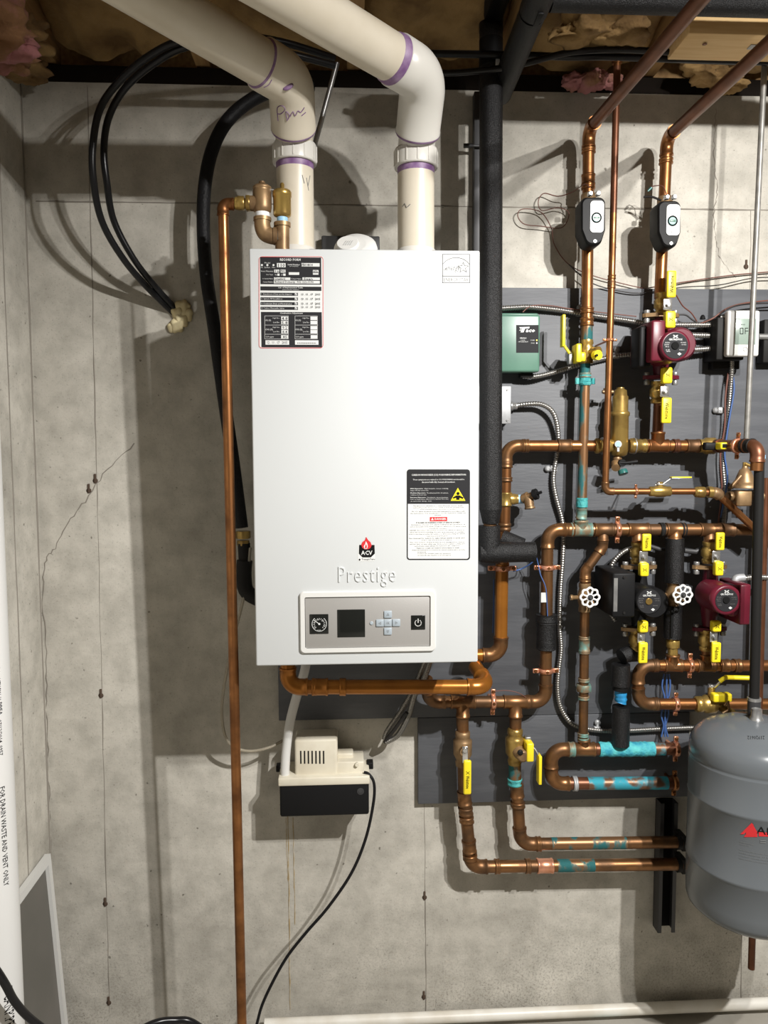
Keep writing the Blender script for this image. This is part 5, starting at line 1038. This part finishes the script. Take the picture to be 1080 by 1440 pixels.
cond('long spiral conduit looping from the junction box down to the gray tank',[(721,571,.04),(745,568,.05),(762,569,.05),(776,578,.05),(783,596,.045),(785,625,.035),(781,650,.032),(778,675,.032),(782,700,.035),(790,730,.033),(792,752,.033),(791,790,.032),(788,830,.032),(787,880,.033),(789,912,.033),(786,940,.033),(784,965,.033),(787,990,.033),(797,1010,.033),(811,1021,.033),(840,1027,.033),(880,1027.5,.033),(920,1025.5,.033),(980,1023,.033)],7.6,clips=((779,659,-9,0),(840,1026,0,-10)))
cond('short spiral conduit at the top, between upper red pump and switch box',[(948,457,.06),(970,457,.058),(1001,457,.055)],8.4)
cond('middle short spiral conduit from upper red pump to switch box',[(955,470,.07),(975,471.5,.06),(1001,472,.055)],8.4)
cond('lowest short spiral conduit from upper red pump to switch box',[(960,492,.07),(980,491.5,.06),(1001,490,.055)],8.4)
cond('spiral conduit hanging straight down from the thermostat past two manifolds',[(1029,500,.07),(1029,520,.05),(1026,560,.03),(1022,600,.03),(1018,632,.03),(1017,660,.03),(1020,690,.03),(1019,715,.03),(1017,740,.03)],7.0,clips=((1014,577,-8,0),))
cond('spiral conduit curling from the manifold down the left of the black pump',[(890,771,.06),(878,775,.07),(864,788,.07),(855,808,.065),(850,830,.06),(852,848,.06),(858,862,.06),(866,874,.07)],7.2)
cond('spiral conduit leaving the lower red pump box to the right',[(1040,815,.10),(1056,812,.10),(1090,812,.10)],9.0)
single('conduit_elbow',MB().tube(spline([P(1034,824,.10),P(1035,814,.10),P(1046,812,.10)],6),.011,12),M['zinc'],'gray conduit elbow on top of the lower red pump','conduit')
single('conduit_pipe',MB().tube([P(1066,473.5,.06),P(1110,474,.06)],.0085,12),M['steel'],'smooth gray conduit leaving the right side of the thermostat','conduit')
for x0,y0,x1,y1,l in ((1075,449,1100,510,'dark box edge at the right frame beside the thermostat'),): single('electrical_box',MB().px(x0,y0,x1,y1,.021,.06,.003),M['iron'],l,'box')
single('conduit_pair',MB().tube([P(914,768,.05),P(930,773,.05),P(936,773,.05)],.006,8).tube([P(962,774,.06),P(978,776,.06),P(986,772,.06)],.0075,8),M['dksteel'],'dark conduit ends either side of the foam stub top','conduit')
# ------------------------------------------------------------------ loose wires
def wire(label,pts,m,r=.0016,name='wire'):
    single(name,MB().tube(spline([P(*q) for q in pts],7),r,6),M[m],label,'wire')
wire('brown wire looping from the left zone valve across the wall',[(829,264,.13),(822,259,.12),(805,270,.06),(785,276,.03),(765,272,.02),(757,283,.02),(762,296,.02),(785,292,.02),(800,300,.02),(790,320,.02),(760,318,.02),(737,315,.02),(728,303,.02),(735,294,.02),(760,298,.02),(775,320,.015),(780,345,.012),(800,372,.012),(835,388,.012),(880,400,.012),(912,407,.012)],'wirebr',.0014)
wire('thin red wire along the top of the large board',[(912,405,.024),(960,397,.01),(1000,391,.01),(1040,386,.01),(1100,381,.01)],'wirebr',.0018)
wire('thin black wire sagging along the top of the large board',[(800,372,.02),(830,397,.03),(870,409,.03),(905,412,.03),(960,404,.024),(1010,401,.024),(1060,391,.02),(1110,390,.02)],'wirek',.0016)
wire('short wire with green nut at the right zone valve',[(938,276,.13),(932,262,.12),(918,262,.10),(914,266,.10)],'wirebr',.0014)
wire('black wire stub beside the right zone valve',[(930,282,.10),(917,277,.09),(905,277,.08)],'wirek',.003)
single('wire_nut',MB().tube([P(916,264,.10),P(911,269,.10)],[.004,.0025],8),M['dial'],'tiny green wire nut left of the right zone valve','wire nut')
wire('brown wire pair arching from the switch box over the thermostat',[(985,455,.06),(1002,448,.07),(1022,434,.07),(1050,426,.06),(1100,421,.06)],'wirebr',.0022)
wire('dark wire arching over the thermostat to the right frame edge',[(990,452,.06),(1010,443,.07),(1032,431,.07),(1060,427,.06),(1100,426,.06)],'wirek',.0022)
wire('brown wire hanging from the yellow valve to the switch box',[(951,415,.10),(960,430,.08),(972,440,.07),(980,452,.06)],'wirebr',.0018)
wire('black wire from the upper red pump to the switch box gland',[(950,443,.06),(964,443,.06),(974,450,.06),(984,455,.06)],'wirek',.0022)
wire('brown wire resting on the upper spiral conduit',[(735,439,.05),(748,430,.046),(775,430,.042),(800,434,.04),(850,440,.035),(895,445,.035)],'wirebr',.0016)
wire('blue wire tied along the conduit below the thermostat',[(1031,530,.04),(1032,550,.04),(1027,580,.04),(1022,612,.04),(1019,640,.04),(1023,672,.04),(1018,705,.04),(1013,728,.04)],'wireb',.0026)
wire('brown wire tied along the conduit below the thermostat',[(1024,525,.04),(1020,560,.04),(1019,600,.04),(1013,640,.04),(1015,690,.04),(1010,735,.04)],'wirebr',.0026)
wire('blue wire under the foam corner by the copper clamp',[(753,782,.10),(747,792,.09),(733,800,.07),(722,803,.08)],'wireb',.0022)
wire('thin gray wire running down to the white paper tag',[(752,775,.10),(756,790,.09),(760,808,.095),(767,825,.10),(769,845,.10),(770,868,.10)],'wireb',.0016)
wire('thin dark wire behind the copper drop below the foam corner',[(694,815,.03),(694,850,.03),(693,890,.03)],'wireb',.0016)
for i,(x,l) in enumerate(((934,'left blue wire behind the hairpin manifold'),(938,'middle blue wire behind the hairpin manifold'),(941,'right blue wire behind the hairpin manifold'))): wire(l,[(x,948,.05),(x-3+i*2.2,965,.05),(x+1-i*1.2,985,.055),(x-4+i*1.5,1005,.05),(x-1-i*2,1020,.05),(x-4+i,1036,.05)],'wireb',.0026)
wire('thin wire lying over the lower manifold behind the copper clamp',[(697,972,.09),(712,971,.09),(728,974,.09),(740,981,.09)],'wirebr',.0012)
wire('reddish wire bundle peeking out right of the boiler',[(674,430,.03),(674.5,470,.03),(673.5,500,.03),(674,524,.03)],'wirebr',.003)
wire('pale wire behind the boiler',[(545,957,.08),(560,962,.08),(575,957,.08)],'clear',.002) if False else None
